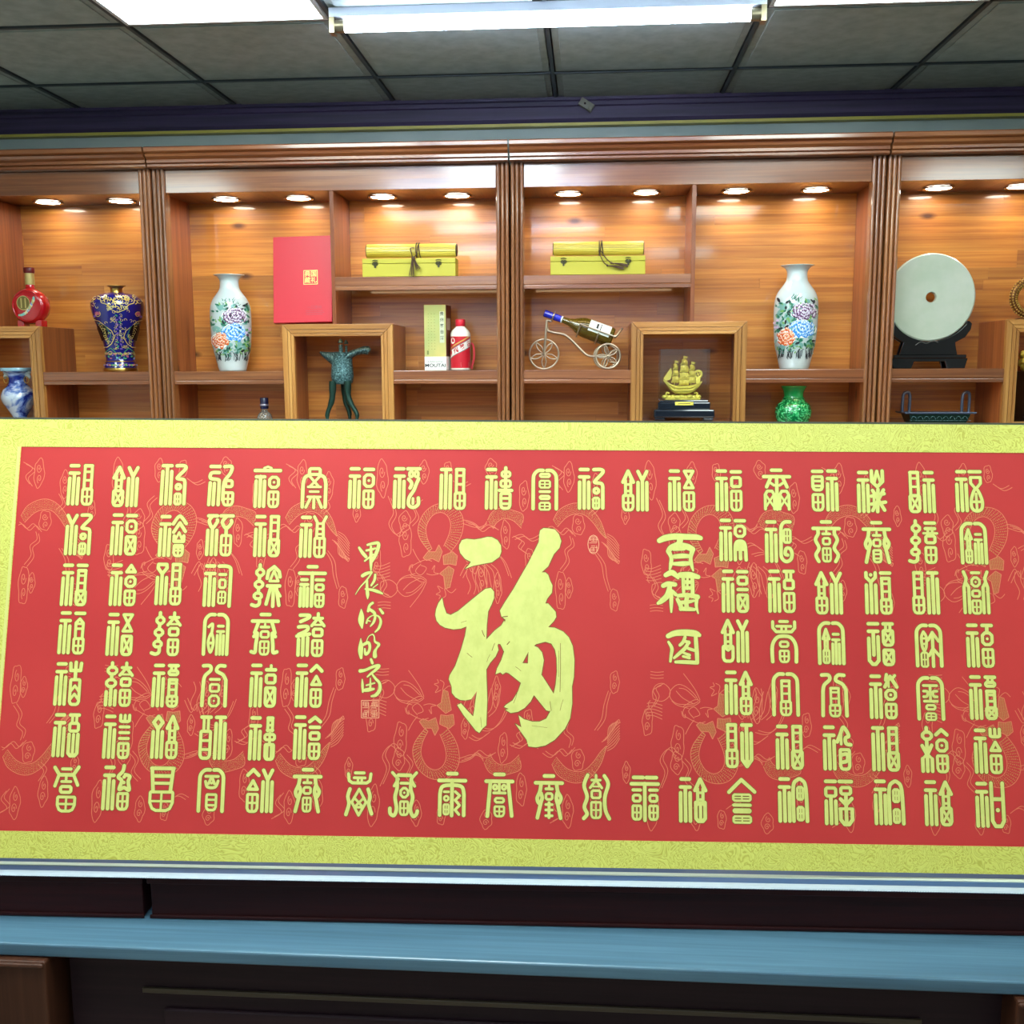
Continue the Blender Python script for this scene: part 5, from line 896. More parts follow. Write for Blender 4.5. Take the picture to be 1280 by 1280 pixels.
def onbox(x, z, e=-.0006): return Tb @ Matrix.Translation((x, e, z)) @ FRONT
ex, ez, es = .136, .160, .051
b = MB()
for x0, x1, z0, z1 in ((-1, 1, .93, 1), (-1, 1, -1, -.93), (-1, -.93, -.93, .93), (.93, 1, -.93, .93)): b.box(ex + x0 * es / 2, ex + x1 * es / 2, -.0008, -.0002, ez + z0 * es / 2, ez + z1 * es / 2, 0, Tb)
b.build('emblem_frame', gfoil, t)
for ch, dx, dz in (('典', -1, 1), ('国', 1, 1), ('藏', -1, -1), ('礼', 1, -1)): text(ch, .0225, onbox(ex + dx * .0112, ez + dz * .0112), gfoil, t, bold=.0001)
dp = flatc('dull_pink_print', 168, 60, 74); text('一口茶网', .013, onbox(.150, .052), dp, t)
b = MB()
for i in range(3): b.box(.118, .118 + (.062, .066, .060)[i], -.0006, -.0002, .040 - i * .0065, .0414 - i * .0065, 0, Tb)
b.build('small_print_lines', dp, t)
# ---- gold boxes with a tied bamboo roll on top
ybox = mat('gold_box_silk', srgb(182, 170, 44), .45); bamboo = mat('gold_bamboo_slats', srgb(200, 177, 62), .38, coat=.4)
nb = noise_tex(bamboo, 1.2, 4, .6, (2, 60, 60)); rb = ramp(bamboo, [(.35, srgb(190, 152, 40)), (.6, srgb(232, 210, 88))]); LK(bamboo, nb.outputs['Fac'], rb.inputs[0]); LK(bamboo, rb.outputs[0], bamboo.node_tree.nodes['Principled BSDF'].inputs['Base Color'])
cord = mat('brown_cord', srgb(74, 48, 30), .7); bronze_clasp = mat('antique_clasp', srgb(54, 50, 26), .4, metal=.3); rollend = mat('roll_end_brown', srgb(70, 50, 26), .6)
def boxroll(x0, x1, rx0, rx1, lab_box, lab_roll, lab_cord, tassel_down, xc):
    Yc = 3.70; u_ = MP(3.665); a = at(x0, 340, 3.66)[0]; e_ = at(x1, 340, 3.66)[0]; zt = Z_UP + 22 * u_; t = thing('scroll_box', lab_box, 'box', ((a + e_) / 2, Yc, Z_UP), 'gold scroll boxes on the upper shelves')
    b = MB(); b.box(a, e_, 3.66, 3.735, Z_UP + .0004, Z_UP + 15.6 * u_); b.build('box_body', ybox, t, .0012)
    b = MB(); b.box(a, e_, 3.66, 3.735, Z_UP + 16 * u_, zt); b.build('lid', ybox, t, .0012)
    for f in (.14, .82):
        cx = a + (e_ - a) * f; z = Z_UP + 15.6 * u_; b = MB()
        for k in range(6): an = k * PI / 3 + .5; b.tube([(cx + .006 * math.cos(an) + .0045 * math.cos(s_), 3.6585, z + .003 * math.sin(an) + .004 * math.sin(s_)) for s_ in np.linspace(0, 2 * PI, 9)[:-1]], .0011, 5, 0, True)
        b.box(cx - .003, cx + .003, 3.656, 3.66, z - .014, z - .004); b.tube([(cx - .010, 3.658, z + .010), (cx, 3.657, z + .013), (cx + .010, 3.658, z + .010)], .0014, 5); b.build('clasp', bronze_clasp, t)
    ra, rb_ = at(rx0, 315, 3.69)[0], at(rx1, 315, 3.69)[0]; R = 8.3 * u_; cz = zt + R + .0052; t2 = thing('bamboo_roll', lab_roll, 'scroll', ((ra + rb_) / 2, 3.695, zt + .0004), 'gold bamboo rolls on the boxes')
    n = 22; b = MB()
    for k in range(n):
        a0, a1 = 2 * PI * (k + .09) / n, 2 * PI * (k + .91) / n; rr = [R, R * .985]
        rs = []
        for x in (ra, rb_): rs.append([(x, 3.695 + r_ * math.cos(q_), cz + r_ * math.sin(q_)) for r_, q_ in ((R * .9, a0), (R * .985, a0), (R, (a0 + a1) / 2), (R * .985, a1), (R * .9, a1))])
        b.rings(rs, 0, False, True)
    tag(b.build('bamboo_slats', bamboo, t2), kind='stuff')
    b = MB(); b.tube([(ra - .003, 3.695, cz), (rb_ + .003, 3.695, cz)], R * .90, 24); b.build('core', rollend, t2)
    xm = at(xc, 315, 3.69)[0]; t3 = thing('tie_cord', lab_cord, 'cord', (xm, 3.69, cz + R), 'tie cords round the bamboo rolls'); b = MB()
    for dx, tl_ in ((0, .0), (.005, .004), (.011, -.003)): b.tube([(xm + dx + tl_ * math.sin(q_), 3.695 + (R + .0027) * math.cos(q_), cz + (R + .0027) * math.sin(q_)) for q_ in np.linspace(0, 2 * PI, 37)[:-1]], .0017, 6, 0, True)
    b.build('loops', cord, t3)
    b = MB(); yf = 3.6505
    if tassel_down:
        b.tube(catmull([(xm - .004, yf + .011, cz + .006), (xm - .016, yf + .004, cz + .004), (xm - .013, yf + .002, cz - .012), (xm - .008, yf, cz - .028)], 5), .0020, 6); b.tube(catmull([(xm + .004, yf + .011, cz - .008), (xm + .002, yf + .003, cz - .02), (xm - .007, yf, cz - .03)], 5), .0018, 6); b.build('cord_end', cord, t3)
        for dx, dz, ang_ in ((-.008, -.030, -.05), (-.004, -.032, .55)):
            b = MB(); b.ball((xm + dx, yf - .002, cz + dz), (.005, .005, .007))
            for k in range(11): an = ang_ * .8 + (k - 5) * (.035 if dx < -.005 else .045) + .02 * math.sin(k * 2.3); L_ = (.062 if dx < -.005 else .040) + .004 * math.sin(k * 1.9); x_, z_ = xm + dx, cz + dz; b.tube([(x_ + (k - 5) * .0005, yf - .002, z_), (x_ + L_ * .5 * math.sin(an) * 1.0, yf - .008 + .001 * (k % 2), z_ - L_ * .5), (x_ + L_ * math.sin(an), yf - .0115 + .001 * (k % 3), z_ - L_ * math.cos(an))], .0009, 5)
            tag(b.build('tassel', cord, t3))
    else:
        b.tube(catmull([(xm - .002, yf + .008, cz - .012), (xm + .004, yf, cz - .03), (xm + .016, yf - .001, cz - .052), (xm + .030, yf - .001, cz - .063)], 5), .0018, 6); b.tube(catmull([(xm + .006, yf + .008, cz - .012), (xm + .020, yf, cz - .034), (xm + .036, yf - .001, cz - .050), (xm + .050, yf - .001, cz - .058)], 5), .0018, 6); b.build('cord_end', cord, t3)
        for x_, z_ in ((xm + .028, cz - .062), (xm + .042, cz - .054)):
            b = MB(); b.ball((x_, yf - .001, z_), .004)
            for k in range(12): b.tube([(x_, yf - .001, z_), (x_ + .03, yf - .002 - .0006 * (k % 3), z_ - .004 + (k - 6) * .0006), (x_ + .056, yf - .002, max(z_ - .010 + (k - 6) * .0008, Z_UP + .003))], .0012, 5)
            b.build('tassel', cord, t3)
boxroll(453, 569.5, 459, 570, 'flat yellow-gold box under the left bamboo roll, brown tassel hanging before it', 'gold bamboo roll tied round the middle, left of the centre posts', 'dark brown cord with tassel hanging down over the shelf edge', True, 521)
boxroll(688, 806.5, 692, 804, 'flat yellow-gold box under the right bamboo roll, above the wine rack', 'gold bamboo roll tied round the middle, right of the centre posts', 'dark brown cord with tassels lying along the box to the right', False, 749)
# ---- bronze goblet
verd = mat('verdigris_bronze', srgb(70, 112, 110), .38, metal=.45)
nv = noise_tex(verd, 170, 4, .7); rv = ramp(verd, [(.36, srgb(30, 50, 50)), (.52, srgb(78, 116, 118)), (.70, srgb(150, 190, 188))]); LK(verd, nv.outputs['Fac'], rv.inputs[0]); LK(verd, rv.outputs[0], verd.node_tree.nodes['Principled BSDF'].inputs['Base Color']); bump(verd, nv.outputs['Fac'], .6, .002)
verd_d = mat('dark_bronze_legs', srgb(34, 62, 52), .35, metal=.5)
Yg = 3.76; q = MP(Yg); gx = at(428, 470, Yg)[0]; zf = 1.4228; t = thing('bronze_goblet', 'green patinated bronze three-legged goblet in the left square niche', 'goblet', (gx, Yg, zf))
def gp(x, y, dy=0.0): return (gx + (x - 428) * q, Yg + dy, zf + (520.5 - y) * q)
b = MB(); seg = 28; rs = []
for yy, rx, ry in ((476, 9, 8), (474, 13, 10), (466, 14.2, 11), (456, 13.6, 10.5), (448, 13, 10), (441, 13.5, 10.5), (437, 15, 11)): rs.append([(gp(428, yy)[0] + rx * q * math.cos(2 * PI * k / seg), Yg + ry * q * math.sin(2 * PI * k / seg), gp(428, yy)[2]) for k in range(seg)])
b.rings(rs); b.build('bowl', verd, t)
b = MB()
def spout(pts):
    rs = []
    for x, y, hw, th in pts: c_ = gp(x, y); rs.append([(c_[0] + th * q * .35 * math.cos(2 * PI * k / 14), c_[1] + hw * q * math.cos(2 * PI * k / 14 + PI / 2), c_[2] + th * q * .5 * math.sin(2 * PI * k / 14 + PI / 2)) for k in range(14)])
    b.rings(rs)
spout([(424, 447, 9, 18), (436, 442, 9, 17), (444, 438, 8, 13), (452, 434.5, 6.5, 11), (459, 434, 5, 10), (463, 436, 4, 7)]); b.build('spout', verd, t)
b = MB(); spout([(430, 446, 9, 18), (420, 443.5, 8, 16), (412, 441, 6, 10), (405, 438.5, 4, 5.5), (400.5, 436, 1.5, 2)]); b.build('tail', verd, t)
for top, mid, foot, dy in (((417, 472), (416, 494), (410, 520), -.02), ((436, 472), (437, 494), (447, 520), -.02), ((428, 474), (429, 496), (433, 519.5), .025)):
    b = MB(); b.tube(catmull([gp(*top, dy), gp(*mid, dy * 1.1), gp(foot[0], foot[1] - 8, dy * 1.3), gp(foot[0], foot[1] + .2, dy * 1.5)], 4), [4.6 * q] * 3 + [3.8 * q] * 3 + [2.9 * q] * 4 + [2.2 * q] * 3, 10); b.build('leg', verd_d, t)
b = MB(); b.tube([gp(428.5, 440, -.02), gp(428.5, 427, -.02)], 2.6 * q, 10); b.lathe([(.001, 4.4 * q), (1.4 * q, 3.4 * q), (3.2 * q, 0), (3.2 * q, -1.2 * q), (1.6 * q, -1.4 * q)], gp(428.5, 424, -.02), 16); b.build('finial_post', verd, t)
b = MB(); b.tube([gp(432.5, 441, .015), gp(432.5, 428, .015)], 1.7 * q, 10); b.lathe([(.001, 4 * q), (1.4 * q, 3 * q), (2.8 * q, 0), (2.8 * q, -1 * q), (1.4 * q, -1.2 * q)], gp(432.5, 425, .015), 16); b.build('finial_post', verd, t)
# ---- small dark-capped bottle
Ys = 3.74; q = MP(Ys); sx_ = at(331, 520, Ys)[0]; c = (sx_, Ys, Z_LOW); t = thing('glass_bottle', 'small clear glass bottle with dark blue cap, mostly hidden behind the scroll', 'bottle', c); top = (at(331, 497, Ys)[2] - Z_LOW)
glassy = mat('clear_glass', srgb(210, 220, 214), .06, trans=.85)
b = MB(); b.lathe([(.001, 0), (.026, .001), (.028, .006), (.028, top * .42), (.024, top * .52), (.012, top * .60), (.0105, top * .66), (.0105, top * .80)], c, 28); b.build('body', glassy, t)
b = MB(); b.lathe([(.0145, top - .041), (.0155, top - .038), (.0155, top - .003), (.014, top), (.001, top)], c, 24); b.build('cap', mat('navy_cap', srgb(28, 34, 70), .25, coat=.5), t)
b = MB(); b.lathe([(.0157, top - .030), (.0160, top - .030), (.0160, top - .023), (.0157, top - .023)], c, 24, cap=False); b.build('cap_band', mat('silver_band', srgb(170, 176, 200), .3, metal=.7), t)
# ---- liquor carton and white bottle
Ym = 3.74; q = MP(Ym); a = at(531, 460, Ym)[0]; e_ = at(558.5, 460, Ym)[0]; h = 79.5 * q; t = thing('liquor_carton', 'tall pale green-gold liquor carton with white base band, beside the white bottle', 'carton', ((a + e_) / 2, Ym + .04, Z_MID))
cg = mat('green_gold_card', srgb(180, 186, 110), .35, coat=.3); ng = noise_tex(cg, 8, 3, .5, (1, 1, .7)); rg = ramp(cg, [(.35, srgb(168, 176, 108)), (.65, srgb(212, 192, 116))]); LK(cg, ng.outputs['Fac'], rg.inputs[0]); LK(cg, rg.outputs[0], cg.node_tree.nodes['Principled BSDF'].inputs['Base Color'])
wht = mat('white_card', srgb(236, 236, 226), .4); blk = flatc('black_print', 24, 24, 26); brn = flatc('brown_card', 92, 34, 24)
Tc = Matrix.Translation((a, Ym, Z_MID + .0005)) @ Matrix.Rotation(math.radians(-7), 4, 'Z')
b = MB(); b.box(0, e_ - a, 0, .075, 16.5 * q, h, 0, Tc); b.build('sleeve', cg, t, .0008)
b = MB(); b.box(-.0002, e_ - a + .0002, -.0002, .0752, 0, 16.5 * q, 0, Tc); b.build('base_band', wht, t, .0008)
b = MB(); b.box(e_ - a, e_ - a + .0008, .003, .072, 17 * q, h - .001, 0, Tc); b.build('side_label', brn, t)
b = MB(); b.box(e_ - a + .0008, e_ - a + .0012, .015, .060, h * .62, h * .80, 0, Tc); b.build('side_print', flatc('grey_print', 170, 150, 130), t)
def onc(x, z): return Tc @ Matrix.Translation((x, -.0009, z)) @ FRONT
text('MOUTAI', .0168, onc((e_ - a) / 2, 5.6 * q), blk, t, bold=.0003, sx=1.22); text('KWEICHOW', .0074, onc((e_ - a) / 2, 10.2 * q), blk, t, sx=1.35)
b = MB(); b.box((e_ - a) * .72, (e_ - a) * .93, -.0007, -.0002, h * .42, h * .90, 0, Tc); b.build('title_strip', flatc('pale_strip', 196, 200, 170), t)
for i, ch in enumerate('贵州茅台酒'): text(ch, .0145, onc((e_ - a) * .825, h * .86 - i * h * .092), blk, t, bold=.0002)
b = MB(); rnd = random.Random(4)
for cx_ in (.2, .34, .48):
    for i in range(13): z = h * (.86 - i * .045); b.box((e_ - a) * cx_ - .0012 - rnd.uniform(0, .001), (e_ - a) * cx_ + .0012 + rnd.uniform(0, .001), -.0006, -.0002, z, z + .0016, 0, Tc)
b.box((e_ - a) * .12, (e_ - a) * .2, -.0007, -.0002, 19 * q, 24 * q, 0, Tc); b.build('small_print', [flatc('olive_print', 120, 128, 66)], t)
cxb = at(574.5, 440, Ym)[0]; c = (cxb, Ym + .03, Z_MID); t = thing('liquor_bottle', 'white ceramic liquor bottle with red cap and red striped label', 'bottle', c)
q = MP(Ym + .03); milk = mat('milk_white_glass', srgb(238, 232, 214), .2, coat=.6); lred = mat('label_red', srgb(190, 26, 40), .35)
b = MB(); b.lathe([(.001, 0), (12.0 * q, .0004), (12.6 * q, .003), (12.6 * q, 42 * q), (12.2 * q, 45 * q), (10.2 * q, 48.5 * q), (7 * q, 51.5 * q), (5.6 * q, 53 * q), (5.4 * q, 56 * q)], c, 44); b.build('body', milk, t)
b = MB(); b.lathe([(5.8 * q, 53.4 * q), (6.0 * q, 53.6 * q), (6.0 * q, 61 * q), (5.5 * q, 62 * q), (.001, 62 * q)], c, 28); b.build('cap', mat('red_plastic_cap', srgb(206, 40, 56), .3), t)
rr = 12.62 * q
def wrap(x, z, e=.0003): th = x / rr; return (c[0] + (rr + e) * math.sin(th), c[1] - (rr + e) * math.cos(th), c[2] + z)
def patch(b, poly, mi, e):
    xs = [p_[0] for p_ in poly]; n_ = 14; x0_, x1_ = min(xs), max(xs)
    def clip(x):                                     # vertical span of the polygon at x
        zs = []
        for i in range(len(poly)):
            (ax, az), (bx_, bz) = poly[i - 1], poly[i]
            if ax == bx_: 
                if abs(ax - x) < 1e-9: zs += [az, bz]
            elif min(ax, bx_) - 1e-9 <= x <= max(ax, bx_) + 1e-9: zs.append(az + (x - ax) / (bx_ - ax) * (bz - az))
        return min(zs), max(zs)
    col = [(x,) + clip(x) for x in np.linspace(x0_, x1_, n_)]
    for (xa, l0, h0), (xb, l1, h1) in zip(col, col[1:]): b.add([wrap(xa, l0, e), wrap(xb, l1, e), wrap(xb, h1, e), wrap(xa, h0, e)], [(0, 1, 2, 3)], mi)
lw = 1.32 * rr; z0, z1 = 2.6 * q, 41 * q
b = MB(); patch(b, [(-lw, z0), (lw, z0), (lw, z1), (-lw, z1)], 0, .0003)
patch(b, [(-lw, z0 + 10 * q), (lw, z1 - 12 * q), (lw, z1 - 1 * q), (-lw, z0 + 20 * q)], 1, .0005); patch(b, [(-lw, z0 + 11 * q), (lw, z1 - 11 * q), (lw, z1 - 2 * q), (-lw, z0 + 19 * q)], 2, .0007)
patch(b, [(-lw, z0 + 21.5 * q), (lw * .8, z1 - 1 * q), (lw, z1), (lw * .7, z1), (-lw, z0 + 22.8 * q)], 3, .0005); b.build('label', [lred, flatc('label_grey', 120, 116, 112), flatc('label_white', 232, 228, 216), flatc('label_gold', 196, 160, 80)], t, fixn=False)
b = MB(); n_ = 20; b.add([wrap(-lw * .55 + 3.4 * q * math.cos(2 * PI * k / n_), z1 - 5.2 * q + 3.8 * q * math.sin(2 * PI * k / n_), .0006) for k in range(n_)], [tuple(range(n_))], 0); b.add([wrap(-lw * .55 + 1.6 * q * math.cos(2 * PI * k / 6), z1 - 5.2 * q + 1.8 * q * math.sin(2 * PI * k / 6), .0008) for k in range(6)], [tuple(range(6))], 1)
for k in range(4): b.add([wrap(lw * f_, z0 + zz, .0006) for f_, zz in ((.1, (1.6 + 1.5 * k) * q), (.8, (1.6 + 1.5 * k) * q), (.8, (2.1 + 1.5 * k) * q), (.1, (2.1 + 1.5 * k) * q))], [(0, 1, 2, 3)], 0)
b.build('label_emblem', [flatc('emblem_white', 236, 226, 206), lred], t, fixn=False)
sl = math.atan2((z1 - 12 * q) - (z0 + 10 * q), 2 * lw)
for i, ch in enumerate('贵州茅台'):
    x = (-.72 + i * .48) * lw; z = z0 + 15 * q + (x + lw) / (2 * lw) * (z1 - z0 - 22 * q); th = x / rr
    text(ch, 7.0 * q, Matrix.Translation(wrap(x, z, .0016)) @ Matrix.Rotation(th, 4, 'Z') @ FRONT @ Matrix.Rotation(sl * .8, 4, 'Z'), lred, t, bold=.0005)
b = MB(); b.tube(catmull([(c[0] + 11.8 * q, c[1] + .01, c[2] + 33 * q), (c[0] + 15.5 * q, c[1] + .01, c[2] + 30 * q), (c[0] + 16.5 * q, c[1] + .01, c[2] + 16 * q), (c[0] + 14 * q, c[1] + .01, c[2] + 6 * q), (c[0] + 13 * q, c[1] + .01, c[2] + 1.5 * q)], 5), 1.3 * q, 8); b.build('ribbon', mat('red_ribbon', srgb(214, 60, 70), .4), t)
# ---- tricycle wine rack with its bottle
met = mat('brushed_champagne_metal', srgb(186, 166, 140), .32, metal=.8); Yr = 3.74; q = MP(Yr); ox = at(681, 444, Yr)[0]; oz = Z_MID
def rp(x, y, dy=0.0): return (ox + (x - 681) * q, Yr + dy, oz + (463.6 - y) * q)
t = thing('wine_rack', 'champagne metal tricycle-shaped wine bottle holder on the middle shelf', 'wine rack', rp(715, 463.6))
def wheel(cx, cy, R, r_t, dy, name='wheel'):
    b = MB(); b.tube([rp(cx + R * math.cos(a), cy - R * math.sin(a), dy) for a in np.linspace(0, 2 * PI, 41)[:-1]], r_t * q, 8, 0, True); w = b.build(name, met, t)
    b = MB(); b.ball(rp(cx, cy, dy), (2.3 * q, 2.3 * q, 2.3 * q)); b.build('hub', met, w)
    for k in range(5):
        a = PI / 2 + k * 2 * PI / 5 + (.62 if cx < 700 else .3); b = MB()
        for s_ in (-1, 1): b.tube([rp(cx + math.cos(a) * d * R - math.sin(a) * s_ * o_ * R, cy - math.sin(a) * d * R - math.cos(a) * s_ * o_ * R, dy) for d, o_ in ((.06, .02), (.28, .10), (.5, .15), (.72, .11), (.97, 0))], .75 * q, 6)
        b.build('spoke', met, w)
wheel(680, 444.5, 18, 1.1, 0); wheel(758.3, 447.5, 14.6, 1.3, -.045); wheel(756, 447.5, 14.6, 1.3, .045)
b = MB(); b.tube([rp(758.3, 447.5, -.048), rp(757, 447.5, .048)], 1.2 * q, 8); b.build('axle', met, t)
b = MB()
for dy in (-.006, .006): b.tube([rp(680, 444.5, dy), rp(682, 424, dy), rp(683.3, 403.4, dy * .6)], 1.4 * q, 8)
b.build('fork', met, t)
b = MB(); b.tube(catmull([rp(683, 408), rp(685, 416), rp(693, 418.5), rp(705, 421), (rp(714, 428)), rp(724, 438), rp(733, 446), rp(744, 447.8), rp(758, 447.8)], 5), 1.5 * q, 10); b.build('frame_tube', met, t)
ax = np.array([759.5 - 687.0, 0, 425.5 - 399.0]); ang_b = math.atan2(ax[2], ax[0])
def onb(d, o_, dy=0.0): return rp(685 + d * math.cos(ang_b) + o_ * math.sin(ang_b), 396.5 + d * math.sin(ang_b) - o_ * math.cos(ang_b), dy)
b = MB()
for dy in (-.0385, .0385): b.tube([onb(40, 2, dy), onb(60, 2, dy), onb(84, 2, dy)], .9 * q, 6)
b.tube(catmull([onb(84, 2, -.0385), onb(87, 3, -.0385), onb(90, 12, -.02), onb(91, 14, 0), onb(90, 12, .02), onb(87, 3, .0385), onb(84, 2, .0385)], 5), 1.6 * q, 8)
for d in (42, 66): b.tube([onb(d, -13.6 * math.cos(a), .0395 * math.sin(a)) for a in np.linspace(-PI / 2, PI / 2, 13)], .9 * q, 6)
b.tube([onb(80, -13.6), rp(757, 447.8)], 1.1 * q, 8); b.build('cradle', met, t)
b = MB(); b.tube([rp(683.3, 403.4), onb(7, -6.6)], 1.3 * q, 8); b.tube([onb(7, -5.9 * math.cos(a), .0175 * math.sin(a)) for a in np.linspace(0, 2 * PI, 17)[:-1]], .9 * q, 6, 0, True); b.build('neck_ring', met, t)
tb = thing('wine_bottle', 'white wine bottle with blue foil neck lying in the tricycle rack', 'bottle', onb(50, -9))
A0 = Vector(onb(0, 0)); A1 = Vector(onb(80, 0)); dirb = (A1 - A0).normalized()
def alongb(prof, mi=0, seg=32, b=None):
    up = Vector((0, 1, 0)); s2 = dirb.cross(up).normalized(); rs = []
    for d, r_ in prof: c_ = A0 + dirb * d * q; rs.append([tuple(c_ + (up * math.cos(2 * PI * k / seg) + s2 * math.sin(2 * PI * k / seg)) * r_ * q) for k in range(seg)])
    b.rings(rs, mi)
gl = mat('green_wine_glass', srgb(104, 84, 20), .08, trans=.4, coat=.6); b = MB(); alongb([(4, 3.2), (18, 3.4), (27, 4.2), (33, 6.2), (39, 9.6), (45, 11.8), (50, 12.2), (82, 12.2), (84, 11), (84.5, 4)], b=b); b.build('body', gl, tb)
b = MB(); alongb([(-4.5, 3.9), (-5, 4.0), (-4, 4.4), (13, 4.2), (17, 3.9)], b=b); b.build('neck_foil', mat('royal_blue_foil', srgb(30, 40, 170), .25, coat=.6), tb)
b = MB(); alongb([(17, 4.0), (17.2, 4.3), (18.5, 4.3), (18.7, 4.0)], b=b); b.build('foil_rim', mat('white_foil_rim', srgb(214, 220, 230), .3), tb)
def lab_b(d0, d1, a0, a1, m_, nm, e=.12):
    up = Vector((0, 1, 0)); s2 = dirb.cross(up).normalized(); b = MB(); rs = []
    for d in np.linspace(d0, d1, 3):
        c_ = A0 + dirb * d * q; rs.append([tuple(c_ + (up * math.cos(t_) + s2 * math.sin(t_)) * (12.2 + e) * q) for t_ in np.linspace(a0, a1, 13)])
    n_ = 13
    for i in range(2): b.add([p_ for r_ in rs[i:i + 2] for p_ in r_], [(k, k + 1, n_ + k + 1, n_ + k) for k in range(n_ - 1)], 0, True)
    b.build(nm, m_, tb, fixn=False)
sgn = 1 if dirb.cross(Vector((0, 1, 0))).z > 0 else -1
mid = PI + (-.62 if sgn > 0 else .62)
lab_b(52, 79, mid - .75, mid + .75, mat('cream_label', srgb(214, 218, 206), .4), 'label'); lab_b(61, 63.5, mid - .28, mid + .3, blk, 'label_mark', .2); lab_b(66, 67, mid - .4, mid + .42, blk, 'label_mark', .2)
# ---- gold ship in its glass case
Yv = 3.76; q = MP(Yv); vx = at(853.5, 500, Yv)[0]; zf = 1.4228
def vp(x, y, dy=0.0): return (vx + (x - 853.5) * q, Yv + dy, zf + (523.4 - y) * q)
basem = mat('black_lacquer_base', srgb(24, 30, 40), .16, coat=.9)
t = thing('ship_display', 'clear display case with black lacquer base in the right square niche', 'display case', vp(853.5, 523.4))
hb = .062
def bx(b, x0, x1, y0, y1, d, mi=0): p0 = vp(x0, y1); p1 = vp(x1, y0); b.box(p0[0], p1[0], Yv - d, Yv + d, p0[2], p1[2], mi)
b = MB()
for x0, x1 in ((818, 831), (876, 889)): bx(b, x0, x1, 519.6, 523.4, hb); 
bx(b, 817, 890, 510, 520, hb + .004); b.build('plinth', basem, t, .005)
b = MB(); bx(b, 822, 885, 501.5, 510, hb - .006); bx(b, 824.5, 883, 499, 501.5, hb - .009); b.build('upper_plinth', basem, t, .003)
b = MB(); b.box(vp(842.5, 0)[0], vp(864.5, 0)[0], Yv - hb + .0035, Yv - hb + .0058, vp(0, 505)[2], vp(0, 501)[2]); b.build('nameplate', gilt, t, .0012)
b = MB(); b.box(vp(846, 0)[0], vp(861, 0)[0], Yv - hb + .0030, Yv - hb + .0036, vp(0, 503.3)[2], vp(0, 502.6)[2]); b.build('nameplate_print', cord, t)
clear = bpy.data.materials.new('clear_acrylic'); clear.use_nodes = True; nt = clear.node_tree; nt.nodes.clear()
o_ = nt.nodes.new('ShaderNodeOutputMaterial'); mx_ = nt.nodes.new('ShaderNodeMixShader'); tr_ = nt.nodes.new('ShaderNodeBsdfTransparent'); gs_ = nt.nodes.new('ShaderNodeBsdfGlossy'); gs_.inputs['Roughness'].default_value = .05; tr_.inputs[0].default_value = (.97, .98, 1, 1); mx_.inputs[0].default_value = .09
nt.links.new(tr_.outputs[0], mx_.inputs[1]); nt.links.new(gs_.outputs[0], mx_.inputs[2]); nt.links.new(mx_.outputs[0], o_.inputs[0]); d_ = hb - .012; x0_, x1_ = vp(824.5, 0)[0], vp(883.5, 0)[0]; zt_, zb_ = vp(0, 438)[2], vp(0, 499)[2]; w_ = .0016
for nm, bxs in (('case_pane', (x0_, x1_, Yv - d_, Yv - d_ + w_, zb_, zt_)), ('case_pane', (x0_, x1_, Yv + d_ - w_, Yv + d_, zb_, zt_)), ('case_pane', (x0_, x0_ + w_, Yv - d_ + w_, Yv + d_ - w_, zb_, zt_)), ('case_pane', (x1_ - w_, x1_, Yv - d_ + w_, Yv + d_ - w_, zb_, zt_)), ('case_top', (x0_, x1_, Yv - d_, Yv + d_, zt_, zt_ + w_))): b = MB(); b.box(*bxs); b.build(nm, clear, t)
t = thing('golden_ship', 'small golden sailing ship model inside the clear display case', 'model ship', vp(853, 499))
b = MB()
def slabp(poly, dy0, dy1, mi=0): b.prism(poly, lambda x, y, w: vp(x, y, dy0 + w), dy1 - dy0, mi)
# hull as tapered rings along x
def hull(mb):
    rs = []
    for x, zt, zb, wd in ((829.5, 474, 476, .8), (833, 476, 480.5, 2.5), (838, 479.5, 487, 5), (844, 481.5, 491.5, 7.5), (853, 482, 492.5, 8.5), (862, 481.5, 491.5, 7.5), (868, 480, 488, 5.5), (873, 478, 483, 3), (876.5, 476, 478, .8)):
        zc = (zt + zb) / 2; hh = (zb - zt) / 2; rs.append([vp(x, zc - hh * (1 if s_ > .0 else abs(s_)) if s_ > 0 else zc + hh * abs(s_) ** .7, wd * q * c_) for c_, s_ in [(math.cos(a), math.sin(a)) for a in np.linspace(PI / 6, 2 * PI + PI / 6, 13)[:-1]]])
    mb.rings(rs, 0, False)
hull(b); b.build('hull', gilt, t)
for i, zz in enumerate((484, 487.4)):
    b = MB(); b.tube(catmull([vp(833 + i * 3, 477 + i * 4, -.008), vp(842, zz - .6, -.022), vp(853, zz, -.0265), vp(864, zz - .6, -.022), vp(873 - i * 3, 478 + i * 4, -.008)], 5), .5 * q, 6); b.build('hull_rail', gilt, t)
b = MB()
for k in range(9): b.ball(vp(831.5 + k * 5, 495.2 + (k % 2) * .8, -.012 + .004 * (k % 3)), (4.2 * q, 4 * q, 2.6 * q), 0, 8, 5)
for sx, s_ in ((835, -1), (869, 1)): b.tube(catmull([vp(sx - s_ * 2, 496), vp(sx + s_ * 2, 493), vp(sx + s_ * 1, 490.4), vp(sx - s_ * 2, 491)], 4), 1.2 * q, 6)
b.box(vp(832, 0)[0], vp(874, 0)[0], Yv - .018, Yv + .018, zf + 24.4 * q + .0012, vp(0, 496.5)[2]); b.build('wave_stand', gilt, t)
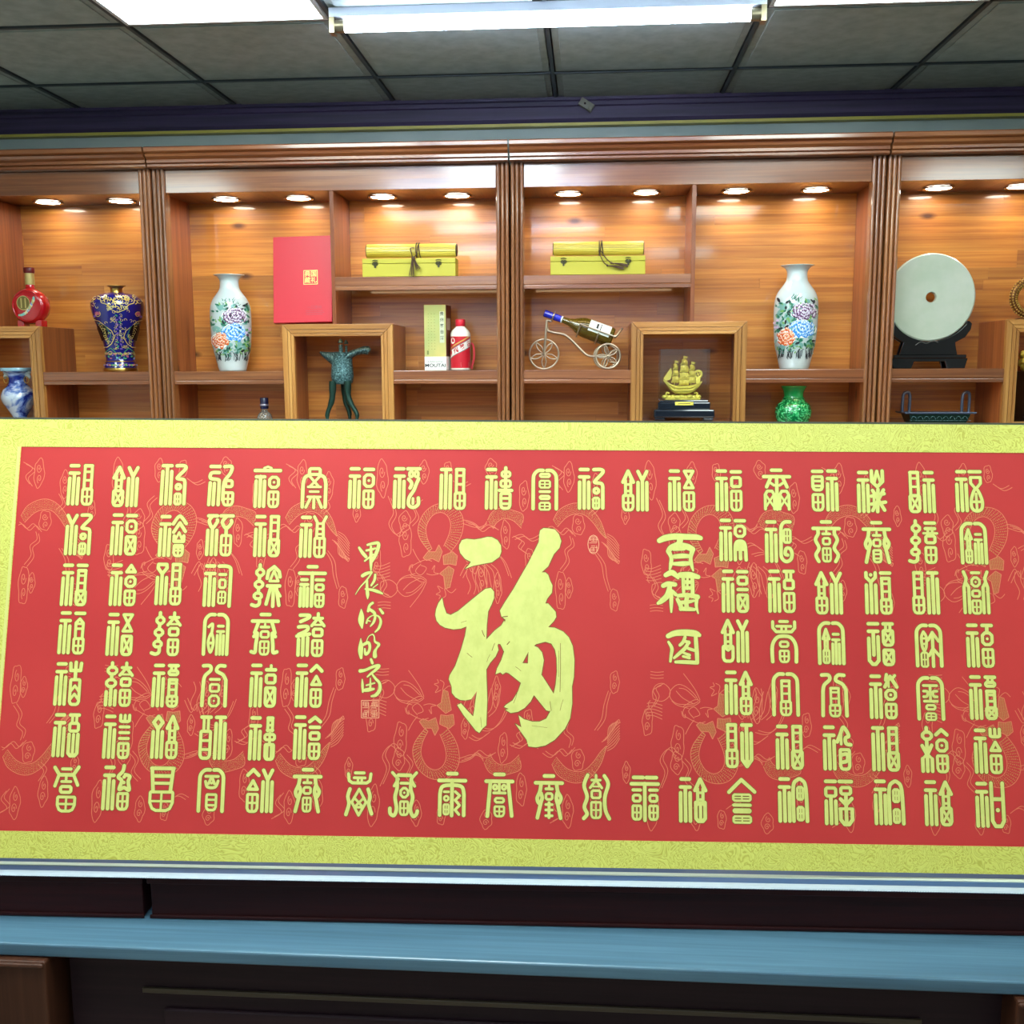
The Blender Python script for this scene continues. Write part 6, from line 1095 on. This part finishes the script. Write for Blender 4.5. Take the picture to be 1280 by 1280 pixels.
def sail(xc, yt, yb, w0, w1, lean, dy):
    b = MB(); n = 6; R_s = []
    for i in range(n + 1):
        f = i / n; y = yt + (yb - yt) * f; w = w0 + (w1 - w0) * f; bul = math.sin(PI * f) * 2.2
        R_s.append([vp(xc + lean * (1 - f) + w * (s_ - .5) + bul * .5, y + abs(s_ - .5) * 1.2, dy - bul * q * 1.4 * (1 - (2 * s_ - 1) ** 2)) for s_ in np.linspace(0, 1, 6)])
    for i in range(n):
        for k in range(5): b.add([R_s[i][k], R_s[i][k + 1], R_s[i + 1][k + 1], R_s[i + 1][k]], [(0, 1, 2, 3)], 0, True)
    o = b.build('sail', gilt, t, fixn=False); so = o.modifiers.new('thick', 'SOLIDIFY'); so.thickness = .0011
for xc, tops in ((843, ((455, 462, 4, 6), (462.8, 469.5, 6, 8), (470.3, 477.5, 8, 9))), (853.5, ((449.5, 456, 5, 9), (457, 465, 9, 10.5), (466, 474, 10.5, 11.5), (474.6, 480.5, 11.5, 12))), (863, ((456.5, 463, 5, 6.5), (463.8, 470.4, 6.5, 8), (471.2, 478, 8, 9)))):
    b = MB(); b.tube([vp(xc, 482, .004), vp(xc + .6, tops[0][0] - 3.5, .004)], .55 * q, 6); b.prism([(xc, tops[0][0] - 4), (xc + 6.5, tops[0][0] - 2.6), (xc + 3.2, tops[0][0] - 1.9), (xc + 5.6, tops[0][0] - .6), (xc, tops[0][0] - 1)], lambda x, y, w: vp(x, y, .003 + w), .0012); b.build('mast', gilt, t)
    for a_, c_, w0, w1 in tops: sail(xc, a_, c_, w0, w1, .4, -.004)
b = MB(); b.prism([(829.5, 473), (834, 466), (838.5, 460), (840, 466), (838, 474), (833, 476)], lambda x, y, w: vp(x, y, -.002 + w), .002); b.build('jib_sail', gilt, t)
b = MB(); b.tube([vp(871.3 + 4.2 * math.cos(a), 468 - 4.2 * math.sin(a), 0) for a in np.linspace(0, 2 * PI, 21)[:-1]], 1.5 * q, 8, 0, True)
for k in range(4): b.tube([vp(871.3, 468, 0), vp(871.3 + 4 * math.cos(k * PI / 2 + .4), 468 - 4 * math.sin(k * PI / 2 + .4), 0)], .6 * q, 6)
b.box(vp(869, 0)[0], vp(874, 0)[0], Yv - .006, Yv + .006, vp(0, 479)[2], vp(0, 472.4)[2]); b.build('stern_lantern', gilt, t)
# ---- green vase
grn = mat('jade_green_glaze', srgb(24, 150, 78), .14, coat=.8); nn = noise_tex(grn, 40, 2, .4, (1, 1, 1), False, 3); rn = ramp(grn, [(.44, srgb(12, 104, 54)), (.52, srgb(30, 158, 84)), (.64, srgb(90, 200, 130))]); LK(grn, nn.outputs['Fac'], rn.inputs[0]); LK(grn, rn.outputs[0], grn.node_tree.nodes['Principled BSDF'].inputs['Base Color']); bump(grn, nn.outputs['Fac'], .6, .003)
grn_p = mat('plain_green_glaze', srgb(28, 156, 82), .12, coat=.8)
Yc_ = 3.76; q = MP(Yc_); p = at(991.5, 510, Yc_); c = (p[0], Yc_, Z_LOW); H = at(991.5, 483, Yc_)[2] - Z_LOW; t = thing('green_vase', 'bright green glazed vase partly hidden behind the scroll', 'vase', c)
P = [(13, 0), (14, .002 / q), (18, 9), (21.5, 20), (21.8, H / q - 30), (19.5, H / q - 22), (15, H / q - 18), (12.2, H / q - 14)]
b = MB(); b.lathe([(max(r_, .5) * q, z * q) for r_, z in [(1, 0)] + catmull(P, 4)], c, 44); b.build('body', grn, t)
b = MB(); b.lathe([(r_ * q, H + z * q) for r_, z in catmull([(12.3, -14.4), (11.6, -11), (12.4, -6), (15, -1), (15.6, 0), (14.4, .2), (11, -6), (10, -14)], 3)], c, 40, cap=False); b.build('neck', grn_p, t)
b = MB(); b.lathe([(12.2 * q, H - 14.6 * q), (13.4 * q, H - 14.2 * q), (13.4 * q, H - 13.4 * q), (12 * q, H - 13 * q)], c, 40, cap=False); b.build('neck_ring', grn_p, t)
# ---- jade disc and stand
jade = mat('pale_jade', srgb(206, 218, 196), .22, coat=.7); jn = noise_tex(jade, 6, 4, .6); jr = ramp(jade, [(.35, srgb(189, 200, 177)), (.65, srgb(209, 212, 196))]); LK(jade, jn.outputs['Fac'], jr.inputs[0]); LK(jade, jr.outputs[0], jade.node_tree.nodes['Principled BSDF'].inputs['Base Color'])
jade.node_tree.nodes['Principled BSDF'].inputs['Subsurface Weight'].default_value = .15; jade.node_tree.nodes['Principled BSDF'].inputs['Subsurface Radius'].default_value = (.01, .012, .008)
Yj = 3.79; q = MP(Yj); jx = at(1162.5, 378, Yj)[0]; R_ = 51.3 * q
def jp(x, y, dy=0.0): return (jx + (x - 1162.5) * q, Yj + dy, Z_MID + (461.5 - y) * q)
cj = jp(1162.5, 378); t = thing('jade_disc', 'large pale jade disc with a round centre hole, on black stand', 'disc', (cj[0], Yj, cj[2] - R_))
b = MB(); seg = 72; pr = [(.115 * R_, -.008), (.13 * R_, -.011), (.97 * R_, -.011), (R_, -.007), (R_, .007), (.97 * R_, .011), (.13 * R_, .011), (.115 * R_, .008)]
b.rings([[(cj[0] + r_ * math.cos(2 * PI * k / seg), Yj + y, cj[2] + r_ * math.sin(2 * PI * k / seg)) for k in range(seg)] for r_, y in pr], 0, False, False, True); b.build('body', jade, t)
t = thing('disc_stand', 'black lacquered cradle stand holding the jade disc', 'stand', jp(1162, 461.5)); bls = mat('black_lacquer', srgb(16, 15, 18), .2, coat=.8)
def sp_(poly, d0, d1, nm):
    b = MB(); b.prism(poly, lambda x, y, w: jp(x, y, d0 + w), d1 - d0); return b.build(nm, bls, t, .0015)
arc = [(1162.5 + 52 * math.cos(a), 378 + 52 * math.sin(a)) for a in np.linspace(math.radians(142), math.radians(38), 15)]
sp_([(1116, 409), (1118, 406), (1121, 407)] + arc + [(1203, 406.5), (1207, 406), (1210, 409), (1209, 416), (1203, 425), (1192, 431), (1193, 437), (1195, 445.5), (1128, 445.5), (1130, 437), (1132, 431), (1122, 425), (1116, 416)], -.022, -.0125, 'cradle'); sp_([(1116, 409), (1118, 406), (1121, 407)] + arc + [(1203, 406.5), (1207, 406), (1210, 409), (1209, 416), (1203, 425), (1192, 431), (1193, 437), (1195, 445.5), (1128, 445.5), (1130, 437), (1132, 431), (1122, 425), (1116, 416)], .0125, .022, 'cradle')
b = MB(); p0, p1 = jp(1120, 449.5), jp(1204, 445.4); b.box(p0[0], p1[0], Yj - .036, Yj + .036, p0[2], p1[2]); b.build('base_plate', bls, t, .002)
sp_([(1117, 449.6), (1206, 449.6), (1203, 461.5), (1183, 461.5), (1180, 453.5), (1144, 453.5), (1141, 461.5), (1120, 461.5)], -.034, -.022, 'apron'); sp_([(1117, 449.6), (1206, 449.6), (1203, 461.5), (1183, 461.5), (1180, 453.5), (1144, 453.5), (1141, 461.5), (1120, 461.5)], .022, .034, 'apron')
b = MB(); b.tube(catmull([jp(1146, 434, -.0226), jp(1152, 430, -.0226), jp(1158, 432, -.0226), jp(1166, 429, -.0226), jp(1172, 431, -.0226)], 4), .35 * q, 5); b.build('carved_line', mat('worn_edge', srgb(120, 116, 112), .4), t)
# ---- rectangular bronze censer
Yk = 3.76; q = MP(Yk); kx = at(1169.5, 510, Yk)[0]
def kp(x, y, dy=0.0): p_ = at(1169.5, y, Yk); return (kx + (x - 1169.5) * q, Yk + dy, p_[2])
t = thing('bronze_censer', 'rectangular dark green bronze censer with two upright handles, behind the scroll edge', 'censer', (kx, Yk, Z_LOW)); bz = mat('blue_grey_bronze', srgb(96, 108, 130), .3, metal=.6)
ztop = kp(0, 514.5)[2]; x0_, x1_ = kp(1129, 0)[0] if False else kx - 40.5 * q, kx + 40.5 * q
def taper(b, xw0, xw1, d0, d1, z0_, z1_, mi=0):
    b.add([(kx - xw0, Yk - d0, z0_), (kx + xw0, Yk - d0, z0_), (kx + xw0, Yk + d0, z0_), (kx - xw0, Yk + d0, z0_), (kx - xw1, Yk - d1, z1_), (kx + xw1, Yk - d1, z1_), (kx + xw1, Yk + d1, z1_), (kx - xw1, Yk + d1, z1_)], [(3, 2, 1, 0), (4, 5, 6, 7), (0, 1, 5, 4), (1, 2, 6, 5), (2, 3, 7, 6), (3, 0, 4, 7)], mi)
b = MB(); taper(b, 32 * q, 36 * q, .042, .050, Z_LOW + .035, ztop - .006); b.build('body', verd_d, t, .002)
b = MB(); taper(b, 41 * q, 42 * q, .056, .057, ztop - .006, ztop); b.build('rim', bz, t, .001)
b = MB(); z_ = ztop - .012
for i in range(9): b.tube(catmull([(kx - 33 * q + i * 7.4 * q, Yk - .051, z_ - .010), (kx - 31 * q + i * 7.4 * q, Yk - .0515, z_ - .002), (kx - 28.5 * q + i * 7.4 * q, Yk - .0515, z_ - .006), (kx - 27 * q + i * 7.4 * q, Yk - .051, z_ - .013)], 4), .0011, 5)
b.tube([(kx - 35.5 * q, Yk - .051, z_ - .017), (kx + 35.5 * q, Yk - .051, z_ - .017)], .001, 5); b.build('relief_band', verd, t)
for sx in (-1, 1):
    hx = kx + sx * 35 * q; b = MB(); b.tube(catmull([(hx - 4.2 * q, Yk, ztop - .002), (hx - 4.2 * q, Yk, ztop + 16 * q), (hx - 2.6 * q, Yk, ztop + 22 * q), (hx + 2 * q, Yk, ztop + 23 * q), (hx + 4 * q, Yk, ztop + 18 * q), (hx + 4 * q, Yk, ztop - .002)], 5), 1.9 * q, 8); b.build('handle', bz, t)
    for sy in (-1, 1): b = MB(); b.tube([(kx + sx * 27 * q, Yk + sy * .034, Z_LOW + .0005), (kx + sx * 28 * q, Yk + sy * .035, Z_LOW + .04)], [.006, .009], 10); b.build('leg', verd_d, t)
# ---- beaded ring and gold figure at the right edge
Ye = 3.76; q = MP(Ye); ex_ = at(1288, 376, Ye)[0]; cz = Z_CUB + 26.5 * q; t = thing('beaded_ring', 'dark gold ring ornament covered in beads, cut by right edge of photo', 'ornament', (ex_, Ye, Z_CUB)); dkg = mat('dark_gold', srgb(120, 78, 40), .3, metal=.7)
b = MB(); b.tube([(ex_ + 20 * q * math.cos(a), Ye, cz + 20 * q * math.sin(a)) for a in np.linspace(0, 2 * PI, 49)[:-1]], 4.2 * q, 12, 0, True); b.build('body', dkg, t)
b = MB()
for k in range(44):
    a = 2 * PI * k / 44
    for rr_, dd in ((24, -.004), (21.5, -.011), (18, -.011), (15.7, -.004)): b.ball((ex_ + rr_ * q * math.cos(a + rr_ * .06), Ye + dd, cz + rr_ * q * math.sin(a + rr_ * .06)), .0034, 0, 6, 4)
tag(b.build('beads', brass, t), kind='stuff')
b = MB(); b.box(ex_ - .04, ex_ + .04, Ye - .02, Ye + .02, Z_CUB + .0004, Z_CUB + 2.6 * q); b.build('foot', dkg, t, .002)
fx = at(1296, 480, Ye)[0]; zf = 1.4228; t = thing('gold_figure', 'gilt ornament on a dark block at right edge, inside the square niche', 'ornament', (fx, Ye, zf))
b = MB(); b.box(fx - 19.5 * q, fx + 19.5 * q, Ye - .05, Ye + .05, zf, zf + 58 * q); b.build('block', mat('black_block', srgb(34, 22, 22), .3, coat=.5), t, .003)
b = MB(); b.lathe([(.05, 0), (.056, .006), (.056, .02), (.050, .028), (.054, .034), (.052, .05), (.04, .07), (.042, .08), (.03, .095), (.012, .105), (.001, .107)], (fx, Ye, zf + 58 * q + .0002), 28)
for k in range(28): a = k * 2 * PI / 28; b.ball((fx + .055 * math.cos(a), Ye + .055 * math.sin(a), zf + 58 * q + .04 + .02 * math.sin(k * 1.9)), (.009, .009, .011), 0, 7, 5)
b.build('gilt_form', gilt, t)
